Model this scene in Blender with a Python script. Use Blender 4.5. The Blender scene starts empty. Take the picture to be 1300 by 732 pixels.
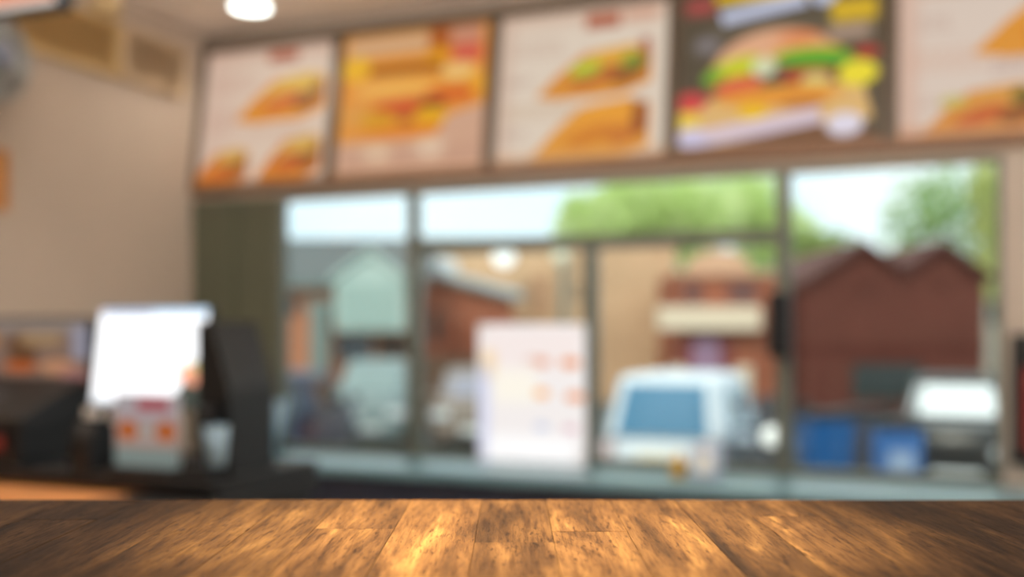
import bpy, math, random
import numpy as np

# ------------------------------------------------------------------ camera, world, lights, exposure
F, CX, HZ = 1300.0, 650.0, 420.0        # focal length in px, centre column, horizon row (1300x732 frame)
EYE = 1.27
scene = bpy.context.scene
COL = scene.collection
cam_d = bpy.data.cameras.new('camera')
cam_d.sensor_width = 36.0
cam_d.lens = 36.0 * F / 1300.0
cam_d.shift_y = (HZ - 366.0) / 1300.0
cam_d.clip_start = 0.02
cam_d.clip_end = 300
cam_d.dof.use_dof = True
cam_d.dof.focus_distance = 0.6
cam_d.dof.aperture_fstop = 2.6
cam = bpy.data.objects.new('camera', cam_d)
COL.objects.link(cam)
cam.location = (0, 0, EYE)
cam.rotation_euler = (math.pi / 2, 0, 0)
scene.camera = cam

vs = scene.view_settings
vs.view_transform = 'Standard'
vs.look = 'None'
vs.exposure = 0.0
vs.gamma = 1.0
vs.use_curve_mapping = False

world = bpy.data.worlds.new('overcast_sky')
scene.world = world
world.use_nodes = True
wn = world.node_tree.nodes
wl = world.node_tree.links
wn.clear()
w_out = wn.new('ShaderNodeOutputWorld')
w_bg = wn.new('ShaderNodeBackground')
w_noise = wn.new('ShaderNodeTexNoise')
w_noise.inputs['Scale'].default_value = 2.2
w_noise.inputs['Detail'].default_value = 4
w_ramp = wn.new('ShaderNodeValToRGB')
w_ramp.color_ramp.elements[0].position = 0.35
w_ramp.color_ramp.elements[0].color = (0.72, 0.88, 1.0, 1)
w_ramp.color_ramp.elements[1].position = 0.6
w_ramp.color_ramp.elements[1].color = (0.93, 0.97, 1.0, 1)
wl.new(w_noise.outputs['Fac'], w_ramp.inputs['Fac'])
wl.new(w_ramp.outputs['Color'], w_bg.inputs['Color'])
w_bg.inputs['Strength'].default_value = 1.55
wl.new(w_bg.outputs['Background'], w_out.inputs['Surface'])

sun_d = bpy.data.lights.new('sun', 'SUN')
sun_d.energy = 1.75
sun_d.angle = math.radians(4)
sun_d.color = (1.0, 0.9, 0.76)
sun = bpy.data.objects.new('sun', sun_d)
COL.objects.link(sun)
sun.rotation_euler = (math.radians(48), 0, math.radians(-28))   # from behind and left of the viewer

# ------------------------------------------------------------------ helpers
def lin(v):
    v = v / 255.0
    return v / 12.92 if v <= 0.04045 else ((v + 0.055) / 1.055) ** 2.4

def C(r, g, b):
    return (lin(r), lin(g), lin(b), 1.0)

MATS = {}

def mat(name, col, rough=0.6, metal=0.0, var=0.12, scale=6.0, bump=0.0, spec=0.5, emit=None, estr=0.0, coat=0.0):
    if name in MATS:
        return MATS[name]
    m = bpy.data.materials.new(name)
    m.use_nodes = True
    nt = m.node_tree
    b = nt.nodes['Principled BSDF']
    b.inputs['Roughness'].default_value = rough
    b.inputs['Metallic'].default_value = metal
    b.inputs['Specular IOR Level'].default_value = spec
    b.inputs['Coat Weight'].default_value = coat
    tc = nt.nodes.new('ShaderNodeTexCoord')
    no = nt.nodes.new('ShaderNodeTexNoise')
    no.inputs['Scale'].default_value = scale
    no.inputs['Detail'].default_value = 5
    nt.links.new(tc.outputs['Object'], no.inputs['Vector'])
    mx = nt.nodes.new('ShaderNodeMix')
    mx.data_type = 'RGBA'
    mx.inputs['A'].default_value = tuple(x * (1 - var) for x in col[:3]) + (1,)
    mx.inputs['B'].default_value = tuple(min(1, x * (1 + var)) for x in col[:3]) + (1,)
    nt.links.new(no.outputs['Fac'], mx.inputs['Factor'])
    nt.links.new(mx.outputs['Result'], b.inputs['Base Color'])
    if bump:
        bp = nt.nodes.new('ShaderNodeBump')
        bp.inputs['Strength'].default_value = bump
        bp.inputs['Distance'].default_value = 0.01
        nt.links.new(no.outputs['Fac'], bp.inputs['Height'])
        nt.links.new(bp.outputs['Normal'], b.inputs['Normal'])
    if emit:
        b.inputs['Emission Color'].default_value = emit
        b.inputs['Emission Strength'].default_value = estr
    MATS[name] = m
    return m

def brick_mat(name, c1, c2, mortar, size=0.225):
    m = bpy.data.materials.new(name)
    m.use_nodes = True
    nt = m.node_tree
    b = nt.nodes['Principled BSDF']
    b.inputs['Roughness'].default_value = 0.9
    b.inputs['Specular IOR Level'].default_value = 0.2
    tc = nt.nodes.new('ShaderNodeTexCoord')
    sp = nt.nodes.new('ShaderNodeSeparateXYZ')
    ad = nt.nodes.new('ShaderNodeMath')
    cb = nt.nodes.new('ShaderNodeCombineXYZ')
    br = nt.nodes.new('ShaderNodeTexBrick')
    nt.links.new(tc.outputs['Object'], sp.inputs[0])
    nt.links.new(sp.outputs['X'], ad.inputs[0])
    nt.links.new(sp.outputs['Y'], ad.inputs[1])
    nt.links.new(ad.outputs[0], cb.inputs['X'])
    nt.links.new(sp.outputs['Z'], cb.inputs['Y'])
    nt.links.new(cb.outputs[0], br.inputs['Vector'])
    br.inputs['Color1'].default_value = c1
    br.inputs['Color2'].default_value = c2
    br.inputs['Mortar'].default_value = mortar
    br.inputs['Scale'].default_value = 1.0
    br.inputs['Brick Width'].default_value = size
    br.inputs['Row Height'].default_value = size / 3
    br.inputs['Mortar Size'].default_value = 0.008
    bp = nt.nodes.new('ShaderNodeBump')
    bp.inputs['Strength'].default_value = 0.4
    bp.invert = True
    nt.links.new(br.outputs['Fac'], bp.inputs['Height'])
    nt.links.new(bp.outputs['Normal'], b.inputs['Normal'])
    no = nt.nodes.new('ShaderNodeTexNoise')
    no.inputs['Scale'].default_value = 0.9
    nt.links.new(tc.outputs['Object'], no.inputs['Vector'])
    mr = nt.nodes.new('ShaderNodeMapRange')
    mr.inputs['To Min'].default_value = 0.8
    mr.inputs['To Max'].default_value = 1.2
    nt.links.new(no.outputs['Fac'], mr.inputs['Value'])
    mx = nt.nodes.new('ShaderNodeMix')
    mx.data_type = 'RGBA'
    mx.blend_type = 'MULTIPLY'
    mx.inputs['Factor'].default_value = 1
    nt.links.new(br.outputs['Color'], mx.inputs['A'])
    nt.links.new(mr.outputs['Result'], mx.inputs['B'])
    nt.links.new(mx.outputs['Result'], b.inputs['Base Color'])
    return m

def glass_mat(name, tint, refl=0.08):
    """thin clear sheet: tinted see-through plus a mirror layer that grows at grazing angles"""
    m = bpy.data.materials.new(name)
    m.use_nodes = True
    nt = m.node_tree
    nt.nodes.remove(nt.nodes['Principled BSDF'])
    out = nt.nodes['Material Output']
    tr = nt.nodes.new('ShaderNodeBsdfTransparent')
    tr.inputs['Color'].default_value = tint
    gl = nt.nodes.new('ShaderNodeBsdfGlossy')
    gl.inputs['Roughness'].default_value = 0.02
    fr = nt.nodes.new('ShaderNodeFresnel')
    fr.inputs['IOR'].default_value = 1.45
    ml = nt.nodes.new('ShaderNodeMath')
    ml.operation = 'MULTIPLY_ADD'
    ml.inputs[1].default_value = 0.8
    ml.inputs[2].default_value = refl * 0.2
    mx = nt.nodes.new('ShaderNodeMixShader')
    nt.links.new(fr.outputs[0], ml.inputs[0])
    nt.links.new(ml.outputs[0], mx.inputs['Fac'])
    nt.links.new(tr.outputs[0], mx.inputs[1])
    nt.links.new(gl.outputs[0], mx.inputs[2])
    nt.links.new(mx.outputs[0], out.inputs['Surface'])
    return m

def print_mat(name, mode, strength=0.85):
    """printed surface whose colours come from the mesh's colour layer; 'lit' = backlit film or screen, 'paper' = thin paper"""
    m = bpy.data.materials.new(name)
    m.use_nodes = True
    nt = m.node_tree
    b = nt.nodes['Principled BSDF']
    at = nt.nodes.new('ShaderNodeVertexColor')
    at.layer_name = 'print'
    b.inputs['Roughness'].default_value = 0.6
    b.inputs['Specular IOR Level'].default_value = 0.15
    if mode == 'lit':
        b.inputs['Base Color'].default_value = (0.02, 0.02, 0.02, 1)
        nt.links.new(at.outputs['Color'], b.inputs['Emission Color'])
        b.inputs['Emission Strength'].default_value = strength
    elif mode == 'card':
        nt.links.new(at.outputs['Color'], b.inputs['Base Color'])
    else:
        nt.nodes.remove(b)
        out = nt.nodes['Material Output']
        d = nt.nodes.new('ShaderNodeBsdfDiffuse')
        t = nt.nodes.new('ShaderNodeBsdfTranslucent')
        mx = nt.nodes.new('ShaderNodeMixShader')
        mx.inputs['Fac'].default_value = strength
        nt.links.new(at.outputs['Color'], d.inputs['Color'])
        nt.links.new(at.outputs['Color'], t.inputs['Color'])
        nt.links.new(d.outputs[0], mx.inputs[1])
        nt.links.new(t.outputs[0], mx.inputs[2])
        nt.links.new(mx.outputs[0], out.inputs['Surface'])
    return m

class MB:
    def __init__(self):
        self.v, self.f, self.smooth = [], [], False

    def add(self, vs, fs):
        n = len(self.v)
        self.v += [tuple(p) for p in vs]
        self.f += [tuple(i + n for i in q) for q in fs]
        return self

    def box(self, x0, x1, y0, y1, z0, z1):
        return self.add([(x0, y0, z0), (x1, y0, z0), (x1, y1, z0), (x0, y1, z0), (x0, y0, z1), (x1, y0, z1), (x1, y1, z1), (x0, y1, z1)],
                        [(3, 2, 1, 0), (4, 5, 6, 7), (0, 1, 5, 4), (1, 2, 6, 5), (2, 3, 7, 6), (3, 0, 4, 7)])

    def rbox(self, x0, x1, y0, y1, z0, z1, b):
        """box with chamfered edges all round"""
        X, Y, Z = (x0, x1), (y0, y1), (z0, z1)
        idx, vs = {}, []
        for i in (0, 1):
            for j in (0, 1):
                for k in (0, 1):
                    sx, sy, sz = (1, -1)[i], (1, -1)[j], (1, -1)[k]
                    for ax in range(3):
                        p = [X[i] + sx * b, Y[j] + sy * b, Z[k] + sz * b]
                        p[ax] = (X[i], Y[j], Z[k])[ax]
                        idx[(i, j, k, ax)] = len(vs)
                        vs.append(p)
        fs = []
        for ax in range(3):
            o = [a for a in range(3) if a != ax]
            for s in (0, 1):
                q = []
                for (a, c) in ((0, 0), (1, 0), (1, 1), (0, 1)):
                    t = [0, 0, 0]
                    t[ax], t[o[0]], t[o[1]] = s, a, c
                    q.append(idx[(*t, ax)])
                fs.append(q)
            for (a, c) in ((0, 0), (1, 0), (1, 1), (0, 1)):
                t0, t1 = [0, 0, 0], [0, 0, 0]
                t0[ax], t1[ax] = 0, 1
                t0[o[0]] = t1[o[0]] = a
                t0[o[1]] = t1[o[1]] = c
                fs.append([idx[(*t0, o[0])], idx[(*t1, o[0])], idx[(*t1, o[1])], idx[(*t0, o[1])]])
        for i in (0, 1):
            for j in (0, 1):
                for k in (0, 1):
                    fs.append([idx[(i, j, k, a)] for a in range(3)])
        return self.add(vs, fs)

    def prism(self, poly, y0, y1):
        """polygon in x,z extruded along y"""
        n = len(poly)
        vs = [(x, y0, z) for x, z in poly] + [(x, y1, z) for x, z in poly]
        fs = [tuple(range(n)), tuple(range(2 * n - 1, n - 1, -1))]
        fs += [(i, i + n, (i + 1) % n + n, (i + 1) % n) for i in range(n)]
        return self.add(vs, fs)

    def prism_x(self, poly, x0, x1):
        n = len(poly)
        vs = [(x0, y, z) for y, z in poly] + [(x1, y, z) for y, z in poly]
        fs = [tuple(range(n)), tuple(range(2 * n - 1, n - 1, -1))]
        fs += [(i, i + n, (i + 1) % n + n, (i + 1) % n) for i in range(n)]
        return self.add(vs, fs)

    def tube(self, pts, r, n=10):
        pts = [np.array(p, float) for p in pts]
        rs = r if isinstance(r, (list, tuple)) else [r] * len(pts)
        vs, fs = [], []
        for i, p in enumerate(pts):
            d = pts[min(i + 1, len(pts) - 1)] - pts[max(i - 1, 0)]
            d = d / (np.linalg.norm(d) + 1e-9)
            a = np.array([0, 0, 1.0]) if abs(d[2]) < 0.9 else np.array([1.0, 0, 0])
            e = np.cross(d, a); e /= np.linalg.norm(e)
            g = np.cross(d, e)
            for k in range(n):
                t = 2 * math.pi * k / n
                vs.append(tuple(p + rs[i] * (math.cos(t) * e + math.sin(t) * g)))
        for i in range(len(pts) - 1):
            for k in range(n):
                k2 = (k + 1) % n
                fs.append((i * n + k, i * n + k2, (i + 1) * n + k2, (i + 1) * n + k))
        fs.append(tuple(range(n)))
        fs.append(tuple(range(len(pts) * n - 1, (len(pts) - 1) * n - 1, -1)))
        self.smooth = True
        return self.add(vs, fs)

    def lathe(self, prof, n=24, c=(0, 0, 0), axis='z'):
        vs, fs = [], []
        for r, h in prof:
            for k in range(n):
                t = 2 * math.pi * k / n
                a, b = r * math.cos(t), r * math.sin(t)
                p = (a, b, h) if axis == 'z' else ((a, h, b) if axis == 'y' else (h, a, b))
                vs.append((p[0] + c[0], p[1] + c[1], p[2] + c[2]))
        for i in range(len(prof) - 1):
            for k in range(n):
                k2 = (k + 1) % n
                fs.append((i * n + k, i * n + k2, (i + 1) * n + k2, (i + 1) * n + k))
        fs.append(tuple(range(n)))
        m = (len(prof) - 1) * n
        fs.append(tuple(range(m + n - 1, m - 1, -1)))
        self.smooth = True
        return self.add(vs, fs)

    def ring(self, R, r, c=(0, 0, 0), axis='y', n=32, k=6):
        vs, fs = [], []
        for i in range(n):
            t = 2 * math.pi * i / n
            for j in range(k):
                q = 2 * math.pi * j / k
                a, b, h = (R + r * math.cos(q)) * math.cos(t), (R + r * math.cos(q)) * math.sin(t), r * math.sin(q)
                p = (a, b, h) if axis == 'z' else ((a, h, b) if axis == 'y' else (h, a, b))
                vs.append((p[0] + c[0], p[1] + c[1], p[2] + c[2]))
        for i in range(n):
            for j in range(k):
                i2, j2 = (i + 1) % n, (j + 1) % k
                fs.append((i * k + j, i2 * k + j, i2 * k + j2, i * k + j2))
        self.smooth = True
        return self.add(vs, fs)

    def loft(self, rings, cap=True):
        n = len(rings[0])
        vs = [p for r in rings for p in r]
        fs = []
        for i in range(len(rings) - 1):
            for k in range(n):
                k2 = (k + 1) % n
                fs.append((i * n + k, i * n + k2, (i + 1) * n + k2, (i + 1) * n + k))
        if cap:
            fs.append(tuple(range(n)))
            fs.append(tuple(range(len(rings) * n - 1, (len(rings) - 1) * n - 1, -1)))
        return self.add(vs, fs)

    def build(self, name, m, parent=None, loc=None, rot=None):
        me = bpy.data.meshes.new(name)
        me.from_pydata(self.v, [], self.f)
        me.validate()
        import bmesh
        bm = bmesh.new(); bm.from_mesh(me)
        bmesh.ops.recalc_face_normals(bm, faces=bm.faces)
        bm.to_mesh(me); bm.free()
        if self.smooth:
            for p in me.polygons:
                p.use_smooth = len(p.vertices) == 4
        me.materials.append(m)
        o = bpy.data.objects.new(name, me)
        COL.objects.link(o)
        if parent:
            o.parent = parent
        if loc is not None:
            o.location = loc
        if rot is not None:
            o.rotation_euler = rot
        return o

def tag(o, label, cat, group=None):
    o['label'] = label
    o['category'] = cat
    if group:
        o['group'] = group
    return o

def thing(name, label, cat, loc=(0, 0, 0), rot=(0, 0, 0), group=None):
    o = bpy.data.objects.new(name, None)
    o.empty_display_size = 0.1
    COL.objects.link(o)
    o.location, o.rotation_euler = loc, rot
    return tag(o, label, cat, group)

def struct(o):
    o['kind'] = 'structure'
    return o

def sempty(name, loc=(0, 0, 0), rot=(0, 0, 0)):
    o = bpy.data.objects.new(name, None)
    COL.objects.link(o)
    o.location, o.rotation_euler = loc, rot
    return struct(o)

# --- flat prints, painted by code into a colour layer
class Print:
    def __init__(self, w, h, bg):
        w, h = int(w * 1.7), int(h * 1.7)
        self.w, self.h = w, h
        self.a = np.empty((h, w, 3)); self.a[:] = bg
        self.U, self.V = np.meshgrid((np.arange(w) + 0.5) / w, (np.arange(h) + 0.5) / h)

    def blend(self, m, col):
        m = np.clip(m, 0, 1)[..., None]
        self.a = self.a * (1 - m) + np.array(col, float) * m

    def rect(self, u, v, w, h, col, al=1.0, soft=0.015):
        m = np.clip((w / 2 - abs(self.U - u)) / soft + 0.5, 0, 1) * np.clip((h / 2 - abs(self.V - v)) / soft + 0.5, 0, 1)
        self.blend(m * al, col)

    def ell(self, u, v, w, h, col, al=1.0, rot=0.0, soft=0.25, half=0):
        c, s = math.cos(math.radians(rot)), math.sin(math.radians(rot))
        du, dv = self.U - u, self.V - v
        x, y = (du * c + dv * s) / (w / 2), (-du * s + dv * c) / (h / 2)
        m = np.clip((1 - np.sqrt(x * x + y * y)) / soft, 0, 1)
        if half:
            m = m * np.clip(-half * y / 0.1 + 0.5, 0, 1)
        self.blend(m * al, col)

    def poly(self, pts, col, al=1.0):
        m = np.zeros_like(self.U, bool)
        n = len(pts)
        for i in range(n):
            (x0, y0), (x1, y1) = pts[i], pts[(i + 1) % n]
            cond = ((y0 > self.V) != (y1 > self.V)) & (self.U < (x1 - x0) * (self.V - y0) / (y1 - y0 + 1e-12) + x0)
            m ^= cond
        self.blend(m * al, col)

    def text(self, u, v, w, rows, col, al=0.5, pitch=0.03, seed=0):
        rnd = random.Random(seed)
        for r in range(rows):
            x = u - w / 2
            end = u + w / 2 * rnd.uniform(0.6, 1)
            while x < end:
                k = rnd.uniform(0.02, 0.06)
                self.rect(x + k / 2, v + r * pitch, k, pitch * 0.45, col, al, 0.006)
                x += k + 0.012

    def roll(self, u, v, w, h, top, fill, bun, dark=(120, 62, 30)):
        """a filled roll, cut end at the right, tapering to the lower left"""
        w, h = w * 1.08, h * 1.22
        self.poly([(u - w * .5, v + h * .42), (u - w * .3, v + h * .0), (u - w * .08, v - h * .36), (u + w * .3, v - h * .45), (u + w * .5, v - h * .35),
                   (u + w * .5, v + h * .28), (u + w * .25, v + h * .48), (u - w * .3, v + h * .5)], bun)
        self.poly([(u - w * .2, v + h * .02), (u + w * .05, v - h * .4), (u + w * .35, v - h * .46), (u + w * .48, v - h * .3), (u + w * .45, v - h * .05), (u + w * .0, v + h * .06)], top)
        self.ell(u + w * .02, v + h * .08, w * .5, h * .3, fill, .9, -18)
        self.ell(u + w * .3, v + h * .1, w * .35, h * .35, dark, .7, -18)
        self.ell(u + w * .42, v - h * .12, w * .14, h * .4, dark, .6)

    def mesh(self, name, w, h, m, parent=None, tz=0.0, y=0.0):
        """upright sheet, x from -w/2 to w/2, z from tz to tz+h, facing -y"""
        W, H = self.w, self.h
        xs = np.linspace(-w / 2, w / 2, W)
        zs = np.linspace(tz + h, tz, H)
        X, Z = np.meshgrid(xs, zs)
        V = np.stack([X, np.full_like(X, y), Z], -1).reshape(-1, 3)
        i = np.arange((H - 1) * W).reshape(H - 1, W)[:, :-1].ravel()
        Q = np.stack([i, i + W, i + W + 1, i + 1], 1)
        me = bpy.data.meshes.new(name)
        me.vertices.add(len(V)); me.vertices.foreach_set('co', V.ravel())
        me.loops.add(Q.size); me.loops.foreach_set('vertex_index', Q.ravel().astype(np.int32))
        me.polygons.add(len(Q)); me.polygons.foreach_set('loop_start', np.arange(0, Q.size, 4, dtype=np.int32))
        me.update(calc_edges=True)
        at = me.color_attributes.new('print', 'FLOAT_COLOR', 'POINT')
        s = self.a / 255.0
        L = np.where(s <= 0.04045, s / 12.92, ((s + 0.055) / 1.055) ** 2.4)
        rgba = np.concatenate([L, np.ones((H, W, 1))], -1).reshape(-1)
        at.data.foreach_set('color', rgba.astype(np.float32))
        me.materials.append(m)
        o = bpy.data.objects.new(name, me)
        COL.objects.link(o)
        if parent:
            o.parent = parent
        return o

# ------------------------------------------------------------------ geometry of the room (wall frame)
TH = math.atan2(-1.0, 2.5)                       # the window wall recedes to the left
UX, UY = math.cos(TH), math.sin(TH)              # along the wall, rightwards
NX, NY = math.sin(TH), -math.cos(TH)             # from the wall into the room
REF = (0.308, 4.6)

def on_plane(px, off=0.0, ref=REF):
    """depth along +Y at which pixel column px meets the plane parallel to the wall, `off` metres in front of ref"""
    a = (px - CX) / F
    c = ref[0] * NX + ref[1] * NY + off
    return c / (a * NX + NY)

def at_wall(px, off=0.0, ref=REF):
    t = on_plane(px, off, ref)
    return ((px - CX) / F * t, t)

O = at_wall(247)                                  # corner with the left wall

def S(px, off=0.0):
    x, y = at_wall(px, off)
    return (x - O[0]) * UX + (y - O[1]) * UY

def ZP(px, py, off=0.0, ref=REF):
    return EYE - (py - HZ) / F * on_plane(px, off, ref)

def W(s, y, z=0.0):
    """wall frame -> world; y positive is out through the wall"""
    return (O[0] + UX * s - NX * y, O[1] + UY * s - NY * y, z)

RZ = (0, 0, TH)
CEIL = 2.86
RS, RB = 8.0, -8.0                                # room: s 0..RS, y RB..0
STREET = -0.8

M = dict(
    wall=mat('painted_plaster', C(180, 164, 148), 0.85, var=0.05, scale=3, bump=0.05),
    ceil=mat('ceiling_paint', C(244, 234, 224), 0.9, var=0.03, scale=2),
    pillar=mat('olive_paint', C(92, 94, 76), 0.6, var=0.1, scale=2),
    grey_pillar=mat('grey_plaster', C(172, 160, 148), 0.8, var=0.05, scale=3),
    floor=mat('floor_tile', C(216, 208, 198), 0.4, var=0.1, scale=2),
    frame=mat('aluminium_frame', C(104, 106, 94), 0.45, metal=0.2, var=0.06, scale=8),
    board_frame=mat('taupe_board_frame', C(94, 80, 65), 0.5, var=0.06, scale=6),
    board_rail=mat('brown_board_rail', C(124, 90, 64), 0.5, var=0.06, scale=6),
    black=mat('black_plastic', C(14, 15, 16), 0.5, var=0.2, scale=12),
    black_m=mat('black_metal', C(20, 21, 23), 0.45, metal=0.2, var=0.15, scale=9),
    ledge=mat('pale_laminate', C(112, 146, 156), 0.28, var=0.04, scale=4),
    navy=mat('navy_panel', C(36, 40, 54), 0.5, var=0.1, scale=4),
    white=mat('white_plastic', C(236, 238, 236), 0.5, var=0.03, scale=6),
    chrome=mat('brushed_steel', C(190, 194, 198), 0.25, metal=1.0, var=0.06, scale=20),
    glass=glass_mat('window_glass', (0.93, 0.97, 0.95, 1)),
)

# ------------------------------------------------------------------ the setting: room shell
struct(MB().box(-0.25, RS + 0.25, RB - 0.25, 0.09, -0.12, 0.0).build('floor', M['floor'], loc=W(0, 0), rot=RZ))
struct(MB().box(-0.25, RS + 0.25, RB - 0.25, 0.34, CEIL, CEIL + 0.2).build('ceiling', M['ceil'], loc=W(0, 0), rot=RZ))
struct(MB().box(-0.2, 0.0, RB, 0.3, 0, CEIL).build('wall_left', M['wall'], loc=W(0, 0), rot=RZ))
struct(MB().box(RS, RS + 0.2, RB, 0.3, 0, CEIL).build('wall_right', M['wall'], loc=W(0, 0), rot=RZ))
struct(MB().box(-0.2, RS + 0.2, RB - 0.2, RB, 0, CEIL).build('wall_rear', M['wall'], loc=W(0, 0), rot=RZ))
HEAD = 1.95
s356, s517, s527, s740, s757, s985, s1003, s1266 = [S(x) for x in (357, 516, 527, 739, 756, 985, 1003, 1266)]
struct(MB().box(0, RS, 0.14, 0.2, HEAD, CEIL).box(0, RS, 0.0, 0.14, HEAD, HEAD + 0.03).build('wall_front', M['wall'], loc=W(0, 0), rot=RZ))
struct(MB().box(0, RS, 0.02, 0.09, STREET, 0.665).build('wall_front_plinth', M['navy'], loc=W(0, 0), rot=RZ))
struct(MB().box(0, s356 * 0.48, -0.02, 0.09, 0.665, HEAD).box(s356 * 0.48, s356 - 0.03, 0.0, 0.075, 0.665, HEAD).build('trim_1', M['pillar'], loc=W(0, 0), rot=RZ))
struct(MB().box(s1266 + 0.02, RS, 0.0, 0.09, 0.665, HEAD).build('trim_2', M['grey_pillar'], loc=W(0, 0), rot=RZ))

ZT = ZP(760, 306)                                 # transom rail height
def window(n, s0, s1, z0, z1, fl, fr, fb, ft):
    w = sempty('window_%d' % n, W((s0 + s1) / 2, 0, z0), RZ)
    h, hw = z1 - z0, (s1 - s0) / 2
    def bar(nm, *a):
        MB().rbox(*a, 0.005).build(nm, M['frame'], w)
    if fl: bar('frame_stile', -hw, -hw + fl, 0.0, 0.07, 0, h)
    if fr: bar('frame_stile', hw - fr, hw, 0.0, 0.07, 0, h)
    if fb: bar('frame_rail', -hw + fl, hw - fr, 0.004, 0.066, 0, fb)
    if ft: bar('frame_rail', -hw + fl, hw - fr, 0.004, 0.066, h - ft, h)
    MB().box(-hw + fl, hw - fr, 0.032, 0.04, fb, h - ft).build('pane', M['glass'], w)
m1 = (s517 + s527) / 2
m2 = (s740 + s757) / 2
m3 = (s985 + s1003) / 2
Z0 = 0.665
window(1, s356 - 0.03, m1, Z0, HEAD, 0.03, m1 - s517, 0.035, 0.02)
window(2, m1, m2, Z0, ZT, s527 - m1 + 0.015, m2 - s740, 0.035, 0.032)
window(3, m2, m3, Z0, ZT, s757 - m2, m3 - s985, 0.035, 0.032)
window(4, m1, m3, ZT, HEAD, s527 - m1, m3 - s985, 0.03, 0.02)
window(5, m3, s1266 + 0.02, Z0, HEAD, s1003 - m3, 0.02, 0.035, 0.02)

# window ledge counter
t = thing('window_counter', 'pale blue-grey laminate counter running along under the windows', 'counter', W(2.2, 0, 0), RZ)
MB().rbox(-1.95, 3.5, -0.43, -0.002, 0.63, 0.67, 0.006).build('worktop', M['ledge'], t)
MB().box(-1.9, 3.45, -0.39, -0.365, 0.0, 0.63).build('front_panel', M['navy'], t)
for k in range(5):
    MB().box(-1.9 + k * 1.3, -1.86 + k * 1.3, -0.365, -0.01, 0.0, 0.63).build('support_panel', M['navy'], t)

# ------------------------------------------------------------------ menu boards
LIT = print_mat('backlit_menu_film', 'lit', 0.8)
def menu1():
    p = Print(110, 112, (232, 206, 184))
    p.rect(.1, .5, .3, 1.1, (222, 186, 166), .6, .3)
    p.rect(.5, .03, 1.1, .1, (214, 170, 148), .6, .1)
    p.rect(.62, .075, .22, .085, (176, 84, 52))
    p.text(.28, .2, .36, 4, (196, 142, 122), .5, .035, 1)
    p.text(.2, .46, .26, 5, (196, 142, 122), .5, .035, 2)
    p.text(.62, .6, .5, 3, (196, 142, 122), .4, .035, 3)
    p.roll(.62, .38, .62, .3, (232, 184, 70), (216, 96, 34), (232, 146, 34))
    p.roll(.2, .87, .4, .24, (222, 170, 80), (204, 92, 34), (224, 128, 40))
    p.roll(.72, .83, .44, .28, (226, 176, 80), (196, 80, 34), (224, 132, 40))
    return p
def menu2():
    p = Print(120, 112, (238, 152, 52))
    p.rect(.33, .09, .6, .14, (222, 174, 130), 1, .05)
    p.rect(.67, .09, .14, .2, (178, 86, 16), 1, .05)
    p.rect(.84, .07, .22, .12, (206, 142, 116), 1, .04)
    p.rect(.85, .2, .2, .12, (222, 92, 76), 1, .05)
    p.ell(.1, .24, .24, .2, (250, 190, 40))
    p.ell(.66, .2, .2, .14, (240, 160, 20))
    p.rect(.45, .27, .5, .06, (160, 88, 8), 1, .03)
    p.ell(.38, .4, .66, .16, (250, 182, 84))
    p.ell(.8, .32, .26, .14, (250, 202, 120))
    p.ell(.93, .42, .16, .16, (244, 170, 40))
    p.rect(.75, .48, .3, .07, (224, 84, 20), 1, .04)
    p.ell(.46, .535, .5, .1, (214, 66, 34))
    p.ell(.64, .53, .22, .08, (110, 60, 20), .8)
    p.rect(.12, .58, .2, .16, (232, 160, 70), 1, .06)
    p.ell(.28, .62, .28, .15, (226, 160, 16))
    p.ell(.63, .62, .24, .16, (240, 176, 10))
    p.ell(.47, .63, .12, .07, (150, 80, 10), .8)
    p.ell(.48, .72, .7, .13, (238, 136, 30))
    p.rect(.5, .88, 1.1, .24, (220, 172, 142), 1, .06)
    p.poly([(.75, .62), (1, .55), (1, .9), (.6, .9)], (220, 172, 142))
    p.ell(.28, .85, .26, .16, (238, 204, 168), .9, 0, .6)
    p.ell(.64, .83, .28, .18, (240, 210, 180), .9, 0, .6)
    p.text(.15, .86, .2, 3, (176, 124, 104), .5, .035, 4)
    p.text(.48, .84, .18, 4, (176, 124, 104), .5, .035, 5)
    p.text(.84, .84, .2, 4, (176, 124, 104), .5, .035, 6)
    return p
def menu3():
    p = Print(120, 110, (236, 218, 198))
    p.rect(.5, .02, 1.1, .12, (222, 184, 160), .7, .12)
    p.rect(.04, .5, .1, 1.1, (222, 190, 168), .7, .06)
    p.rect(.62, .09, .2, .09, (180, 84, 48))
    p.rect(.84, .08, .2, .07, (220, 160, 132), .8, .04)
    p.text(.25, .18, .36, 4, (200, 160, 140), .6, .035, 7)
    p.text(.12, .43, .14, 2, (170, 130, 116), .6, .035, 8)
    p.text(.26, .62, .4, 3, (200, 160, 120), .6, .035, 9)
    p.text(.12, .78, .14, 2, (170, 130, 116), .6, .035, 10)
    p.roll(.57, .42, .62, .28, (240, 178, 60), (188, 90, 40), (230, 150, 50))
    p.ell(.53, .4, .22, .1, (190, 214, 60), 1, -12)
    p.ell(.8, .37, .16, .1, (130, 160, 50), 1, -12)
    p.rect(.87, .29, .05, .12, (160, 70, 50), .8, .03)
    p.roll(.56, .8, .64, .34, (246, 166, 50), (220, 130, 36), (238, 160, 54), (206, 112, 40))
    p.rect(.85, .74, .07, .2, (136, 60, 28), .85, .03)
    p.rect(.5, .97, 1.1, .06, (218, 164, 120), .7, .05)
    return p
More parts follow.
